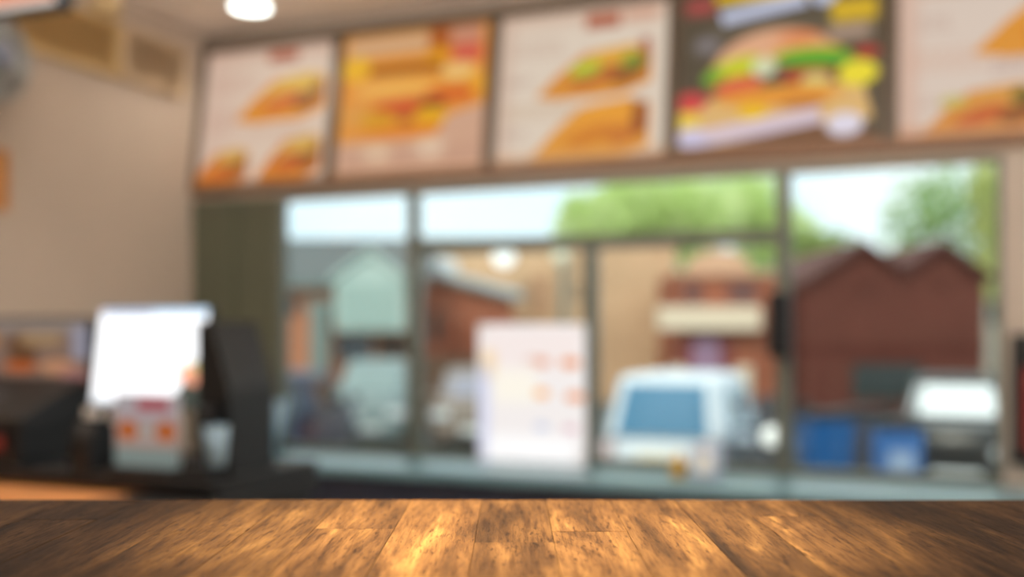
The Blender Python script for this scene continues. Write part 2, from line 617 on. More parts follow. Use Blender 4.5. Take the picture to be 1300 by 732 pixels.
def menu4():
    p = Print(130, 110, (88, 76, 58))
    p.rect(.1, .08, .16, .1, (176, 74, 70), 1, .05)
    p.rect(.5, .04, .64, .07, (244, 200, 20), 1, .02)
    p.poly([(.2, .13), (.62, .06), (.64, .14), (.22, .21)], (206, 212, 236))
    p.ell(.72, .1, .14, .12, (206, 214, 240))
    p.rect(.46, .25, .6, .05, (112, 102, 84), .8, .04)
    p.ell(.14, .33, .2, .16, (150, 142, 150), .8, 0, .7)
    p.rect(.86, .2, .22, .14, (226, 184, 30), 1, .04)
    p.rect(.84, .33, .2, .09, (190, 160, 140), .9, .04)
    p.poly([(0, .95), (0, .72), (.2, .66), (.9, .62), (.95, .85), (.7, .95)], (236, 190, 120))
    p.ell(.48, .5, .66, .5, (240, 180, 140), 1, -4, .12, 1)
    p.ell(.6, .33, .3, .1, (232, 130, 70), .9, 0, .6)
    p.ell(.28, .5, .34, .16, (214, 218, 40), 1, -20)
    p.ell(.18, .54, .14, .1, (120, 180, 40), 1, -20)
    p.ell(.64, .43, .4, .1, (236, 180, 50), 1, 0)
    p.ell(.68, .47, .44, .12, (90, 178, 40), 1, 4)
    p.ell(.43, .5, .14, .14, (226, 232, 190))
    p.ell(.3, .6, .3, .13, (232, 96, 70), 1, -8)
    p.ell(.64, .57, .3, .12, (186, 74, 40), 1, 0)
    p.ell(.68, .61, .16, .12, (228, 214, 130))
    p.ell(.5, .68, .7, .14, (244, 160, 50))
    p.ell(.38, .77, .16, .1, (255, 206, 20))
    p.ell(.62, .74, .26, .06, (180, 100, 50), .8)
    p.ell(.06, .68, .2, .14, (220, 70, 70))
    p.ell(.05, .8, .14, .14, (250, 214, 70))
    p.ell(.88, .58, .22, .18, (252, 232, 50))
    p.ell(.92, .46, .14, .08, (196, 50, 40), .9)
    p.poly([(.1, .86), (.7, .77), (.72, .87), (.1, .96)], (230, 210, 222))
    p.ell(.07, .9, .18, .14, (222, 212, 240))
    p.poly([(.24, .95), (.7, .86), (.9, .9), (1, .99), (0, 1.0)], (128, 86, 56))
    p.ell(.82, .88, .2, .16, (240, 232, 246))
    return p
def menu5():
    p = Print(130, 110, (232, 212, 196))
    p.rect(.04, .5, .1, 1.1, (226, 184, 162), .7, .06)
    p.text(.28, .12, .36, 2, (214, 160, 130), .7, .05, 11)
    p.text(.16, .3, .14, 3, (196, 160, 144), .6, .035, 12)
    p.text(.24, .5, .36, 4, (222, 168, 140), .6, .035, 13)
    p.text(.52, .58, .2, 3, (176, 130, 120), .6, .035, 14)
    p.text(.14, .78, .12, 2, (196, 160, 144), .6, .035, 15)
    p.roll(.72, .36, .72, .34, (246, 170, 60), (210, 110, 30), (236, 156, 50))
    p.roll(.36, .86, .5, .26, (230, 160, 70), (206, 90, 44), (228, 150, 60))
    p.ell(.55, .79, .12, .1, (110, 104, 40), .9)
    p.ell(.25, .8, .14, .08, (204, 190, 90), .8)
    p.roll(.82, .86, .4, .26, (230, 160, 70), (206, 90, 44), (228, 150, 60))
    p.rect(.5, .97, 1.1, .06, (214, 150, 110), .7, .05)
    return p
edges = [S(x) for x in (243, 421, 622, 853, 1131, 1450)]
BZ, BH = 1.985, 0.81
tilt = math.radians(-8.5)
blab = ['lit menu board by the left wall showing three filled rolls on cream',
        'lit orange menu board with a large close-up sandwich picture',
        'lit cream menu board with two long filled rolls, left of the dark one',
        'lit dark menu board with one big burger and yellow lettering',
        'lit cream menu board furthest right, right of the dark burger board']
for i, fn in enumerate((menu1, menu2, menu3, menu4, menu5)):
    s0, s1 = edges[i], edges[i + 1]
    w = s1 - s0
    b = thing('menu_board', blab[i], 'menu board', W((s0 + s1) / 2, -0.02, BZ), (tilt, 0, TH), 'lit menu boards above the windows')
    hw = w / 2 - 0.002
    fw = 0.028
    MB().rbox(-hw, hw, -0.03, 0.05, BH - 0.05, BH, 0.004).build('frame_rail', M['board_frame'], b)
    MB().rbox(-hw, hw, -0.03, 0.05, 0, 0.045, 0.004).build('frame_rail', M['board_rail'], b)
    MB().rbox(-hw, -hw + (0.05 if i == 0 else fw), -0.03, 0.05, 0.045, BH - 0.05, 0.004).build('frame_stile', M['board_frame'], b)
    MB().rbox(hw - fw, hw, -0.03, 0.05, 0.045, BH - 0.05, 0.004).build('frame_stile', M['board_frame'], b)
    MB().box(-hw, hw, 0.012, 0.045, 0.01, BH - 0.01).build('light_box', M['white'], b)
    f = fn().mesh('menu_face', w - 2 * fw, BH - 0.095, LIT, b, 0.045, -0.008)
    for z in (0.3, 0.65):
        MB().box(-0.03, 0.03, 0.045, 0.07 + (0.06 if z < .5 else 0.0), z, z + 0.04).build('wall_bracket', M['black_m'], b)

# hanging sign whose lower edge shows in the upper left corner
pS = Print(80, 24, (232, 130, 84))
pS.rect(.5, .965, 1.2, .07, (248, 240, 230), 1, .02)
hp = at_wall(0, 0, (-1.62, 3.24))
sg = thing('hanging_sign', 'orange and white lit sign hanging from the ceiling at upper left', 'sign', (hp[0] - 0.3, hp[1] + 0.12, ZP(0, 17, 0, (-1.62, 3.24))), RZ)
MB().rbox(-0.56, 0.56, 0.0, 0.07, 0, 0.3, 0.004).build('sign_case', M['black_m'], sg)
pS.mesh('sign_face', 1.1, 0.29, LIT, sg, 0.004, -0.003)
for x in (-0.4, 0.4):
    MB().tube([(x, 0.035, 0.3), (x, 0.035, CEIL - ZP(0, 17, 0, (-1.62, 3.24)))], 0.006).build('hanging_rod', M['black_m'], sg)

# ------------------------------------------------------------------ ceiling downlights
LENS = mat('downlight_lens', C(255, 255, 250), 0.5, emit=(0.93, 1.0, 0.93, 1), estr=7.0)
def downlight(s, y, label, power, color=(1.0, 0.92, 0.82), spot=150):
    d = thing('downlight', label, 'ceiling light', W(s, y, CEIL), RZ, 'recessed ceiling downlights')
    MB().lathe([(0.088, -0.002), (0.092, -0.014), (0.118, -0.012), (0.122, 0.0)], 32).build('trim_ring', M['white'], d)
    MB().lathe([(0.001, -0.016), (0.06, -0.0155), (0.09, -0.012), (0.09, -0.002)], 32).build('lens', LENS, d)
    l = bpy.data.lights.new('downlight_lamp', 'SPOT')
    l.energy = power
    l.color = color
    l.spot_size = math.radians(spot)
    l.spot_blend = 0.6
    l.shadow_soft_size = 0.08
    o = bpy.data.objects.new('downlight_lamp', l)
    COL.objects.link(o)
    o.parent = d
    o.location = (0, 0, -0.04)
    return d
dl_t = (CEIL - EYE) * F / (HZ - 6)
dlx = (318 - CX) / F * dl_t
dls = (dlx - O[0]) * UX + (dl_t - O[1]) * UY
dly = (dlx - O[0]) * -NX + (dl_t - O[1]) * -NY
LP = 14
downlight(dls, dly, 'bright round downlight in the ceiling above the leftmost menu board', LP)
for i, (s, y, nm) in enumerate([(2.6, -1.3, 'before the orange menu board'), (4.6, -1.3, 'before the dark burger board'), (6.6, -1.3, 'before the rightmost menu board'),
                                (0.95, -3.0, 'over the service counter at the left wall'), (0.95, -5.6, 'behind the service counter'),
                                (6.8, -3.2, 'well to the right of the wooden table'), (5.2, -6.2, 'at the rear of the room')]):
    downlight(s, y, 'recessed round downlight ' + nm, LP)

# added globe fill lights, out of view, to brighten ceiling and walls
FILL_GLOW = mat('fill_glow', C(250, 240, 225), 0.4, emit=(1.0, 0.93, 0.86, 1), estr=36.0)
for s_, y_, nm in ((1.3, -2.2, 'nearest the left wall'), (3.5, -2.1, 'middle of the three'), (5.4, -2.6, 'furthest from the left wall')):
    g = thing('fill_globe', 'white globe fill light added above the view, ' + nm, 'fill light', W(s_, y_, CEIL), RZ, 'added globe fill lights')
    MB().lathe([(0.05, 0), (0.05, -0.025), (0.006, -0.03), (0.006, -0.115)], 16).build('cord_and_rose', M['black'], g)
    MB().lathe([(0.001, -0.11)] + [(0.2 * math.sin(q * math.pi / 12), -0.31 + 0.2 * math.cos(q * math.pi / 12)) for q in range(1, 12)] + [(0.001, -0.51)], 24).build('globe', FILL_GLOW, g)

# narrow spotlight over the wooden table
sp = thing('table_spotlight', 'small black ceiling spotlight aimed at the wooden table', 'spotlight', (0.0, 0.64, CEIL))
MB().lathe([(0.05, 0), (0.05, -0.02), (0.012, -0.022), (0.012, -0.08)], 20).build('ceiling_mount', M['black'], sp)
MB().lathe([(0.03, -0.08), (0.042, -0.09), (0.045, -0.22), (0.038, -0.22), (0.036, -0.1)], 24).build('lamp_housing', M['black'], sp)
l = bpy.data.lights.new('table_lamp', 'SPOT')
l.energy = 1200
l.color = (1.0, 0.87, 0.68)
l.spot_size = math.radians(21)
l.spot_blend = 1.0
l.shadow_soft_size = 0.03
o = bpy.data.objects.new('table_lamp', l)
COL.objects.link(o)
o.parent = sp
o.location = (0, 0, -0.23)

# ------------------------------------------------------------------ wooden table in the foreground
def wood_mat():
    m = bpy.data.materials.new('rustic_wood')
    m.use_nodes = True
    nt = m.node_tree
    L = nt.links.new
    N = lambda k: nt.nodes.new(k)
    b = nt.nodes['Principled BSDF']
    tc, oi = N('ShaderNodeTexCoord'), N('ShaderNodeObjectInfo')
    mul = N('ShaderNodeVectorMath'); mul.operation = 'SCALE'; mul.inputs['Scale'].default_value = 37.0
    cmb = N('ShaderNodeCombineXYZ')
    for i in range(3):
        L(oi.outputs['Random'], cmb.inputs[i])
    L(cmb.outputs[0], mul.inputs[0])
    add = N('ShaderNodeVectorMath'); add.operation = 'ADD'
    L(tc.outputs['Object'], add.inputs[0]); L(mul.outputs[0], add.inputs[1])
    st = N('ShaderNodeMapping'); st.inputs['Scale'].default_value = (1.0, 0.16, 1.0)
    L(add.outputs[0], st.inputs['Vector'])
    # big figure: warped along the grain
    n1 = N('ShaderNodeTexNoise'); n1.inputs['Scale'].default_value = 34; n1.inputs['Detail'].default_value = 6; n1.inputs['Roughness'].default_value = 0.6
    n1.inputs['Distortion'].default_value = 1.2
    L(st.outputs[0], n1.inputs['Vector'])
    r1 = N('ShaderNodeValToRGB')
    e = r1.color_ramp.elements
    e[0].position, e[0].color = 0.28, C(34, 21, 9)
    e[1].position, e[1].color = 0.72, C(102, 73, 37)
    k = e.new(0.45); k.color = C(60, 39, 18)
    k = e.new(0.58); k.color = C(78, 53, 26)
    L(n1.outputs['Fac'], r1.inputs['Fac'])
    # fine grain
    st2 = N('ShaderNodeMapping'); st2.inputs['Scale'].default_value = (1.0, 0.07, 1.0)
    L(add.outputs[0], st2.inputs['Vector'])
    n2 = N('ShaderNodeTexNoise'); n2.inputs['Scale'].default_value = 380; n2.inputs['Detail'].default_value = 4; n2.inputs['Roughness'].default_value = 0.7
    L(st2.outputs[0], n2.inputs['Vector'])
    r2 = N('ShaderNodeValToRGB')
    r2.color_ramp.elements[0].position, r2.color_ramp.elements[0].color = 0.34, (0.36, 0.31, 0.27, 1)
    r2.color_ramp.elements[1].position, r2.color_ramp.elements[1].color = 0.56, (1, 1, 1, 1)
    L(n2.outputs['Fac'], r2.inputs['Fac'])
    m1 = N('ShaderNodeMix'); m1.data_type = 'RGBA'; m1.blend_type = 'MULTIPLY'; m1.inputs['Factor'].default_value = 0.8
    L(r1.outputs['Color'], m1.inputs['A']); L(r2.outputs['Color'], m1.inputs['B'])
    # dark pores
    st3 = N('ShaderNodeMapping'); st3.inputs['Scale'].default_value = (1.0, 0.16, 1.0)
    L(add.outputs[0], st3.inputs['Vector'])
    n3 = N('ShaderNodeTexNoise'); n3.inputs['Scale'].default_value = 420; n3.inputs['Detail'].default_value = 2
    L(st3.outputs[0], n3.inputs['Vector'])
    r3 = N('ShaderNodeValToRGB')
    r3.color_ramp.elements[0].position, r3.color_ramp.elements[0].color = 0.30, (0.3, 0.25, 0.2, 1)
    r3.color_ramp.elements[1].position, r3.color_ramp.elements[1].color = 0.42, (1, 1, 1, 1)
    L(n3.outputs['Fac'], r3.inputs['Fac'])
    m2 = N('ShaderNodeMix'); m2.data_type = 'RGBA'; m2.blend_type = 'MULTIPLY'; m2.inputs['Factor'].default_value = 0.8
    L(m1.outputs['Result'], m2.inputs['A']); L(r3.outputs['Color'], m2.inputs['B'])
    # plank to plank tone
    mr = N('ShaderNodeMapRange'); mr.inputs['To Min'].default_value = 0.72; mr.inputs['To Max'].default_value = 1.12
    L(oi.outputs['Random'], mr.inputs['Value'])
    m3 = N('ShaderNodeMix'); m3.data_type = 'RGBA'; m3.blend_type = 'MULTIPLY'; m3.inputs['Factor'].default_value = 1
    L(m2.outputs['Result'], m3.inputs['A']); L(mr.outputs['Result'], m3.inputs['B'])
    L(m3.outputs['Result'], b.inputs['Base Color'])
    b.inputs['Roughness'].default_value = 0.75
    b.inputs['Specular IOR Level'].default_value = 0.04
    bp = N('ShaderNodeBump'); bp.inputs['Strength'].default_value = 0.5; bp.inputs['Distance'].default_value = 0.0015
    L(n2.outputs['Fac'], bp.inputs['Height']); L(bp.outputs['Normal'], b.inputs['Normal'])
    return m
WOOD = wood_mat()
H_CAM = 0.12
KT = H_CAM / 0.17
TZ = EYE - H_CAM
Y1 = F * H_CAM / (633.5 - HZ)                     # far edge of the table
Y0 = 0.06
tb = thing('wooden_table', 'rustic brown plank-topped wooden table across the foreground', 'table', (0, (Y0 + Y1) / 2, 0))
rnd = random.Random(11)
yc = (Y0 + Y1) / 2
seams = [KT * v for v in (-0.0303, 0.034, 0.098, 0.163, 0.2225, 0.2825, 0.349, 0.415)]
x = seams[-1]
while x < 0.85:
    x += KT * rnd.uniform(0.055, 0.075); seams.append(x)
x = seams[0]
first = x
while x > -0.85:
    x -= KT * rnd.uniform(0.055, 0.075); seams.append(x)
seams.sort()
for a, b in zip(seams[:-1], seams[1:]):
    cuts = [Y0]
    y = Y0 - rnd.uniform(0.0, 0.2)
    while True:
        y += rnd.uniform(0.2, 0.5)
        if y > Y1 - 0.04:
            break
        if y > Y0 + 0.04:
            cuts.append(y)
    if a == first:
        cuts = [Y0, F * H_CAM / (688 - HZ)]
    cuts.append(Y1)
    for c0, c1 in zip(cuts[:-1], cuts[1:]):
        g = 0.00008
        dz = rnd.uniform(0, 0.0004)
        MB().rbox(a - (a + b) / 2 + g, b - (a + b) / 2 - g, -(c1 - c0) / 2 + g, (c1 - c0) / 2 - (g if c1 < Y1 else 0), -0.035, -dz, 0.0003).build(
            'plank', WOOD, tb, loc=((a + b) / 2, (c0 + c1) / 2 - yc, TZ))
xa, xb = seams[0], seams[-1]
MB().box(xa + 0.05, xb - 0.05, Y0 - yc + 0.06, Y1 - yc - 0.06, TZ - 0.1, TZ - 0.036).build('apron', M['black_m'], tb)
for sx in (xa + 0.1, xb - 0.1):
    for sy in (Y0 - yc + 0.1, Y1 - yc - 0.1):
        MB().rbox(sx - 0.03, sx + 0.03, sy - 0.03, sy + 0.03, 0, TZ - 0.1, 0.004).build('leg', M['black_m'], tb)

# ------------------------------------------------------------------ left wall: vents, fan, sensor, poster
def lw(px):
    """metres along the left wall from the corner where pixel column px meets it, and the depth there"""
    a = (px - CX) / F
    k = (a * O[1] - O[0]) / (NX - a * NY)
    return k, O[1] + NY * k

def on_left(px, py):
    k, d = lw(px)
    return k, EYE - (py - HZ) / F * d
RL = (0, 0, TH + math.pi / 2)                      # local -y faces out of the left wall, local x runs away from the viewer
def left_root(k, z, name, label, cat, group=None):
    return thing(name, label, cat, W(0.0, -k, z), RL, group)

vent_cols = [mat('brown_vent', C(196, 172, 140), 0.5), mat('gold_vent', C(206, 174, 118), 0.4)]
for i, (k0, k1, lab) in enumerate([(0.12, 0.56, 'dull brown louvred air vent high on left wall, near the corner'), (0.585, 1.5, 'gold-brown long louvred air vent high on left wall, beside the wall fan')]):
    v = left_root((k0 + k1) / 2, 2.47, 'air_vent', lab, 'air vent', 'air vents on the left wall')
    hw = (k1 - k0) / 2
    h = 0.25
    mt = vent_cols[i]
    MB().box(-hw, hw, -0.012, 0.0, 0, h).build('back_plate', mt, v)
    MB().rbox(-hw, hw, -0.05, -0.012, h - 0.025, h, 0.003).rbox(-hw, hw, -0.05, -0.012, 0, 0.025, 0.003).rbox(-hw, -hw + 0.025, -0.05, -0.012, 0.025, h - 0.025, 0.003).rbox(hw - 0.025, hw, -0.05, -0.012, 0.025, h - 0.025, 0.003).build('frame', mt, v)
    for q in range(8):
        z = 0.036 + q * 0.0245
        MB().add([(-hw + 0.025, -0.046, z - 0.008), (hw - 0.025, -0.046, z - 0.008), (hw - 0.025, -0.014, z + 0.012), (-hw + 0.025, -0.014, z + 0.012),
                  (-hw + 0.025, -0.046, z - 0.005), (hw - 0.025, -0.046, z - 0.005), (hw - 0.025, -0.014, z + 0.015), (-hw + 0.025, -0.014, z + 0.015)],
                 [(3, 2, 1, 0), (4, 5, 6, 7), (0, 1, 5, 4), (1, 2, 6, 5), (2, 3, 7, 6), (3, 0, 4, 7)]).build('slat', mt, v)

k, z = on_left(124, 8)
sn = left_root(k, z, 'wall_spotlight', 'small cream wall spotlight near ceiling above the air vents', 'spotlight')
CREAM = mat('cream_enamel', C(226, 200, 150), 0.4)
MB().rbox(-0.05, 0.05, -0.03, 0.0, -0.02, 0.05, 0.006).build('wall_plate', CREAM, sn)
MB().lathe([(0.03, 0), (0.045, -0.02), (0.055, -0.1), (0.048, -0.1), (0.04, -0.03)], 20, (0, -0.07, 0.06)).build('lamp_head', CREAM, sn)

k, z = on_left(-66, 78)
fan = left_root(k, z, 'wall_fan', 'round grey wall fan with wire guard high on the left wall', 'fan')
GREY = mat('grey_fan_plastic', C(150, 148, 142), 0.45)
FBL = mat('fan_blade', C(180, 184, 188), 0.4)
R = 0.17
MB().rbox(-0.06, 0.06, -0.04, 0, -0.12, 0.06, 0.008).build('wall_plate', GREY, fan)
MB().tube([(0, -0.03, -0.05), (0, -0.1, -0.03), (0, -0.16, 0)], 0.02).build('arm', GREY, fan)
MB().lathe([(0.03, -0.12), (0.07, -0.13), (0.075, -0.2), (0.05, -0.22)], 20, axis='y').build('motor_housing', GREY, fan)
gd = MB()
for rr, yy in ((R, -0.24), (R * 0.86, -0.275), (R * 0.7, -0.285), (R * 0.52, -0.29), (R * 0.35, -0.29), (R * .85, -0.2), (R * .6, -0.195)):
    gd.ring(rr, 0.004 if rr < R else 0.009, (0, yy, 0), 'y', 36, 5)
for q in range(24):
    a = 2 * math.pi * q / 24
    gd.tube([(0.05 * math.cos(a), -0.29, 0.05 * math.sin(a)), (R * .7 * math.cos(a), -0.285, R * .7 * math.sin(a)), (R * math.cos(a), -0.24, R * math.sin(a)), (R * .6 * math.cos(a), -0.195, R * .6 * math.sin(a))], 0.0025, 5)
gd.build('wire_guard', GREY, fan)
MB().lathe([(0.03, -0.2), (0.12, -0.198), (0.16, -0.215), (0.163, -0.235), (0.157, -0.235), (0.15, -0.22), (0.1, -0.207), (0.03, -0.208)], 32, axis='y').build('rear_cowl', GREY, fan)
MB().lathe([(0.001, -0.3), (0.05, -0.298), (0.055, -0.288), (0.02, -0.285)], 24, axis='y').build('centre_badge', mat('blue_badge', C(120, 126, 142), 0.4), fan)
for q in range(4):
    a = math.pi / 2 * q
    pts = []
    for rr, ww, tw in ((0.04, 0.03, 0.02), (0.1, 0.055, 0.018), (0.165, 0.05, 0.012)):
        pts.append((rr, ww, tw))
    vs, fs = [], []
    ca, sa = math.cos(a), math.sin(a)
    for th in (0, 0.004):
        for rr, ww, tw in pts:
            for sg_ in (-1, 1):
                px_, pz_ = rr, sg_ * ww
                vs.append((px_ * ca - pz_ * sa, -0.245 + sg_ * tw + th, px_ * sa + pz_ * ca))
    for i in range(2):
        for base in (0, 6):
            fs.append((base + 2 * i, base + 2 * i + 1, base + 2 * i + 3, base + 2 * i + 2))
    for (i, j) in ((0, 1), (1, 3), (3, 5), (5, 4), (4, 2), (2, 0)):
        fs.append((i, j, j + 6, i + 6))
    MB().add(vs, fs).build('blade', FBL, fan)

k0, zt = on_left(5, 192)
k1, zb = on_left(5, 268)
ps = left_root(k0 + 0.2, zb, 'framed_picture', 'small orange-brown framed picture on the left wall at picture edge', 'picture')
pp = Print(40, 30, (206, 150, 90))
pp.ell(.5, .5, .6, .6, (226, 180, 110))
pp.rect(.5, .8, .8, .1, (150, 84, 40))
fr = mat('orange_wood_frame', C(178, 118, 56), 0.5)
hw, hh = 0.2, zt - zb
MB().rbox(-hw, hw, -0.03, 0, 0, 0.03, .003).rbox(-hw, hw, -0.03, 0, hh - 0.03, hh, .003).rbox(-hw, -hw + 0.03, -0.03, 0, 0.03, hh - 0.03, .003).rbox(hw - 0.03, hw, -0.03, 0, 0.03, hh - 0.03, .003).build('frame', fr, ps)
pp.mesh('picture_print', 2 * hw - 0.06, hh - 0.06, print_mat('poster_card', 'card'), ps, 0.03, -0.012)

# ------------------------------------------------------------------ service counter at the left with its equipment
CREF = (-1.5, 3.0)
CZ = 0.82
cp = at_wall(0, 0, CREF)
def CL(px, off=0.0):
    """point on the counter: column px, `off` metres behind the equipment's front line"""
    return at_wall(px, -off, CREF)
ct = thing('service_counter', 'dark service counter with lit orange wood top at the left', 'counter', (cp[0], cp[1], 0), RZ)
OW = mat('orange_wood_top', C(196, 132, 78), 0.45, var=0.2, scale=9)
cend = ((CL(275)[0] - cp[0]) * UX + (CL(275)[1] - cp[1]) * UY)
wend = (CL(168)[0] - cp[0]) * UX + (CL(168)[1] - cp[1]) * UY
MB().rbox(-0.4, wend, -0.2, 0.5, CZ - 0.04, CZ, 0.004).build('worktop', OW, ct)
MB().rbox(wend + 0.001, cend, -0.2, 0.5, CZ - 0.04, CZ, 0.004).build('black_worktop_end', M['black'], ct)
MB().box(-0.38, cend - 0.03, -0.12, 0.48, 0.08, CZ - 0.04).build('cabinet_body', M['black_m'], ct)
MB().box(-0.38, cend - 0.03, -0.07, 0.43, 0.0, 0.08).build('plinth', M['black'], ct)
for q in range(3):
    wq = (cend + 0.32) / 3
    dd = MB().rbox(-0.37 + q * wq, -0.375 + (q + 1) * wq, -0.138, -0.121, 0.1, CZ - 0.06, 0.003).build('cabinet_door', M['black_m'], ct)
    MB().rbox(-0.37 + q * wq + 0.03, -0.37 + q * wq + 0.045, -0.16, -0.138, 0.5, 0.64, 0.003).build('handle', M['chrome'], dd)

rs_ = thing('equipment_riser', 'low black riser on the service counter carrying till and displays', 'riser', (cp[0], cp[1], CZ), RZ)
MB().rbox(-0.38, cend - 0.002, 0.0, 0.495, 0.012, 0.05, 0.004).build('riser_top', M['black'], rs_)
for x_ in (-0.36, cend - 0.03):
    MB().box(x_, x_ + 0.02, 0.01, 0.48, 0.0, 0.012).build('riser_foot', M['black'], rs_)
CT = CZ + 0.05
# equipment on the riser
def cthing(px, off, z, name, label, cat):
    p = CL(px, off)
    return thing(name, label, cat, (p[0], p[1], z), RZ)
def cz(px, py, off):
    return EYE - (py - HZ) / F * on_plane(px, -off, CREF)
def cw(px0, px1, off):
    a, b = CL(px0, off), CL(px1, off)
    return math.hypot(a[0] - b[0], a[1] - b[1])

# till with display at far left
off = 0.28
wd = cw(-60, 112, off)
till = cthing(26, off, CT, 'cash_register', 'black cash register with colourful food advert screen at far left', 'cash register')
zb, zt = cz(60, 492, off) - CT, cz(60, 402, off) - CT
MB().rbox(-wd / 2, wd / 2 - .03, -0.25, 0.12, 0.0, 0.11, 0.006).build('cash_drawer', M['black'], till)
MB().prism_x([(-0.25, 0.11), (0.1, 0.11), (0.1, 0.26), (0.02, 0.26), (-0.25, 0.14)], -wd / 2 + 0.02, wd / 2 - 0.02).build('body', M['black'], till)
kb = mat('grey_keys', C(112, 110, 120), 0.5)
for r in range(3):
    for c in range(5):
        x = -0.0 + c * 0.032 - 0.09
        y = -0.225 + r * 0.05
        z = 0.14 + (y + 0.25) * 0.12 / 0.27
        MB().rbox(x, x + 0.024, y, y + 0.034, z - 0.004, z + 0.008, 0.002).build('key', kb, till)
MB().rbox(wd / 2 - 0.13, wd / 2 - 0.07, -0.272, -0.268, 0.05, 0.09, 0.001).build('red_label', mat('red_label', C(150, 52, 50), 0.5), till)
MB().tube([(0, 0.03, 0.25), (0, 0.04, zb + 0.03)], 0.025).build('screen_neck', M['black'], till)
ps = Print(110, 60, (150, 120, 104))
ps.rect(.5, .1, 1.1, .2, (170, 158, 150), .8, .1)
ps.ell(.2, .3, .3, .4, (196, 138, 70))
ps.ell(.52, .45, .24, .6, (110, 70, 40))
ps.rect(.65, .3, .3, .2, (186, 150, 110), 1, .05)
ps.ell(.5, .72, .3, .2, (206, 100, 40))
ps.ell(.78, .72, .3, .26, (222, 158, 116))
ps.rect(.95, .35, .14, .5, (176, 176, 196), .9, .05)
ps.rect(.9, .85, .2, .2, (190, 130, 130), .8, .08)
ps.rect(.5, .95, 1.1, .08, (130, 60, 40), .7, .05)
scr = MB().rbox(-wd / 2, wd / 2, 0.0, 0.03, zb, zt, 0.004).build('screen_case', M['black'], till)
SCR = print_mat('screen_picture', 'lit', 0.6)
ps.mesh('screen_picture', wd - 0.02, zt - zb - 0.02, SCR, scr, zb + 0.01, -0.002)

# bright white display
off = 0.22
wd = cw(119, 256, off)
dsp = cthing(189, off, CT, 'menu_display', 'bright white tilted countertop display behind the small price card', 'display')
zb, zt = cz(185, 517, off) - CT, cz(185, 388, off) - CT
MB().rbox(-wd / 2 + 0.06, wd / 2 - 0.04, -0.06, 0.1, 0, 0.03, 0.008).build('base', M['black'], dsp)
MB().rbox(-0.05, 0.05, 0.03, 0.06, 0.03, zt - 0.1, 0.006).build('stand_post', M['black'], dsp)
ps = Print(110, 100, (252, 253, 255))
ps.rect(.55, .03, 1.0, .08, (170, 200, 226), .9, .03)
ps.rect(.25, .04, .5, .08, (140, 140, 160), .5, .05)
ps.poly([(1, .38), (.78, .86), (.72, 1.0), (1, 1)], (56, 62, 56))
ps.ell(.9, .68, .2, .3, (226, 150, 120), .95, -60)
ps.ell(.93, .6, .1, .16, (206, 190, 130), .9, -60)
ps.rect(.4, .99, .8, .08, (120, 130, 140), .7, .05)
dc = MB().rbox(-wd / 2 - 0.01, wd / 2 + 0.01, 0.0, 0.028, 0, zt - zb, 0.004).build('display_case', M['black'], dsp, loc=(0, -0.02, zb), rot=(math.radians(-8), 0, 0))
ps.mesh('display_picture', wd, zt - zb - 0.01, print_mat('bright_screen', 'lit', 1.5), dc, 0.005, -0.002)

# price card
off = 0.04
wd = cw(146, 226, off)
card = cthing(186, off, CT, 'price_card', 'small white, red and orange card standing on the counter', 'card')
zb, zt = cz(186, 592, off) - CT, cz(186, 501, off) - CT
MB().rbox(-wd / 2 - 0.01, wd / 2 + 0.01, -0.03, 0.04, 0, zb, 0.003).build('card_base', M['black'], card)
pc = Print(60, 70, (206, 196, 200))
pc.rect(.6, .13, .5, .14, (200, 60, 76), 1, .05)
pc.rect(.5, .32, 1.1, .12, (206, 176, 176), .8, .08)
pc.ell(.2, .5, .4, .3, (214, 110, 46))
pc.ell(.8, .5, .4, .3, (214, 110, 46))
pc.ell(.5, .5, .2, .2, (190, 180, 160))
pc.rect(.5, .68, 1.1, .1, (200, 150, 126), .8, .08)
pc.rect(.5, .87, 1.1, .26, (150, 166, 160), 1, .08)
cc = MB().box(-wd / 2, wd / 2, 0.004, 0.01, zb, zt).build('card_back', M['white'], card)
pc.mesh('card_print', wd, zt - zb, print_mat('glowing_card', 'lit', 0.55), cc, zb, 0.0)  # card print given its own glow in place of room light

# printer between the till and the display
pr = cthing(118, 0.06, CT, 'receipt_printer', 'small black receipt printer between cash register and white display', 'printer')
MB().prism_x([(-0.05, 0.0), (0.05, 0.0), (0.05, 0.13), (-0.01, 0.15), (-0.05, 0.1)], -0.035, 0.035).build('body', M['black'], pr)
MB().rbox(-0.03, 0.03, -0.005, 0.003, 0.14, 0.18, 0.001).build('paper_slip', M['white'], pr)

# tall black dispenser at the counter's right end
off = 0.15
wd = cw(268, 308, off)
dm = cthing(288, off, CT, 'drinks_dispenser', 'tall black drinks dispenser with sloping right side, beside white display', 'dispenser')
zt = cz(266, 408, off) - CT
zm = cz(266, 492, off) - CT
hw = wd / 2
MB().prism([(-hw, 0), (hw, 0), (hw, zm), (-hw * .2, zt), (-hw, zt)], -0.06, 0.15).build('body', M['black'], dm)
MB().rbox(-hw + 0.005, hw - 0.01, -0.14, -0.06, 0, 0.035, 0.004).build('drip_tray', M['black_m'], dm)
MB().rbox(-hw + 0.02, hw - 0.03, -0.1, -0.06, zm - 0.1, zm - 0.05, 0.006).build('tap_block', M['black_m'], dm)
MB().tube([(0, -0.085, zm - 0.1), (0, -0.085, zm - 0.13)], 0.008).build('spout', M['chrome'], dm)
cup = cthing(274, 0.045, CT + 0.0352, 'tumbler', 'pale blue tumbler standing on the drip tray of the black drinks dispenser', 'cup')
PB = mat('pale_blue_plastic', C(150, 178, 196), 0.35)
MB().lathe([(0.02, 0), (0.024, 0.0), (0.033, 0.105), (0.030, 0.105), (0.022, 0.006)], 20).build('cup_body', PB, cup)
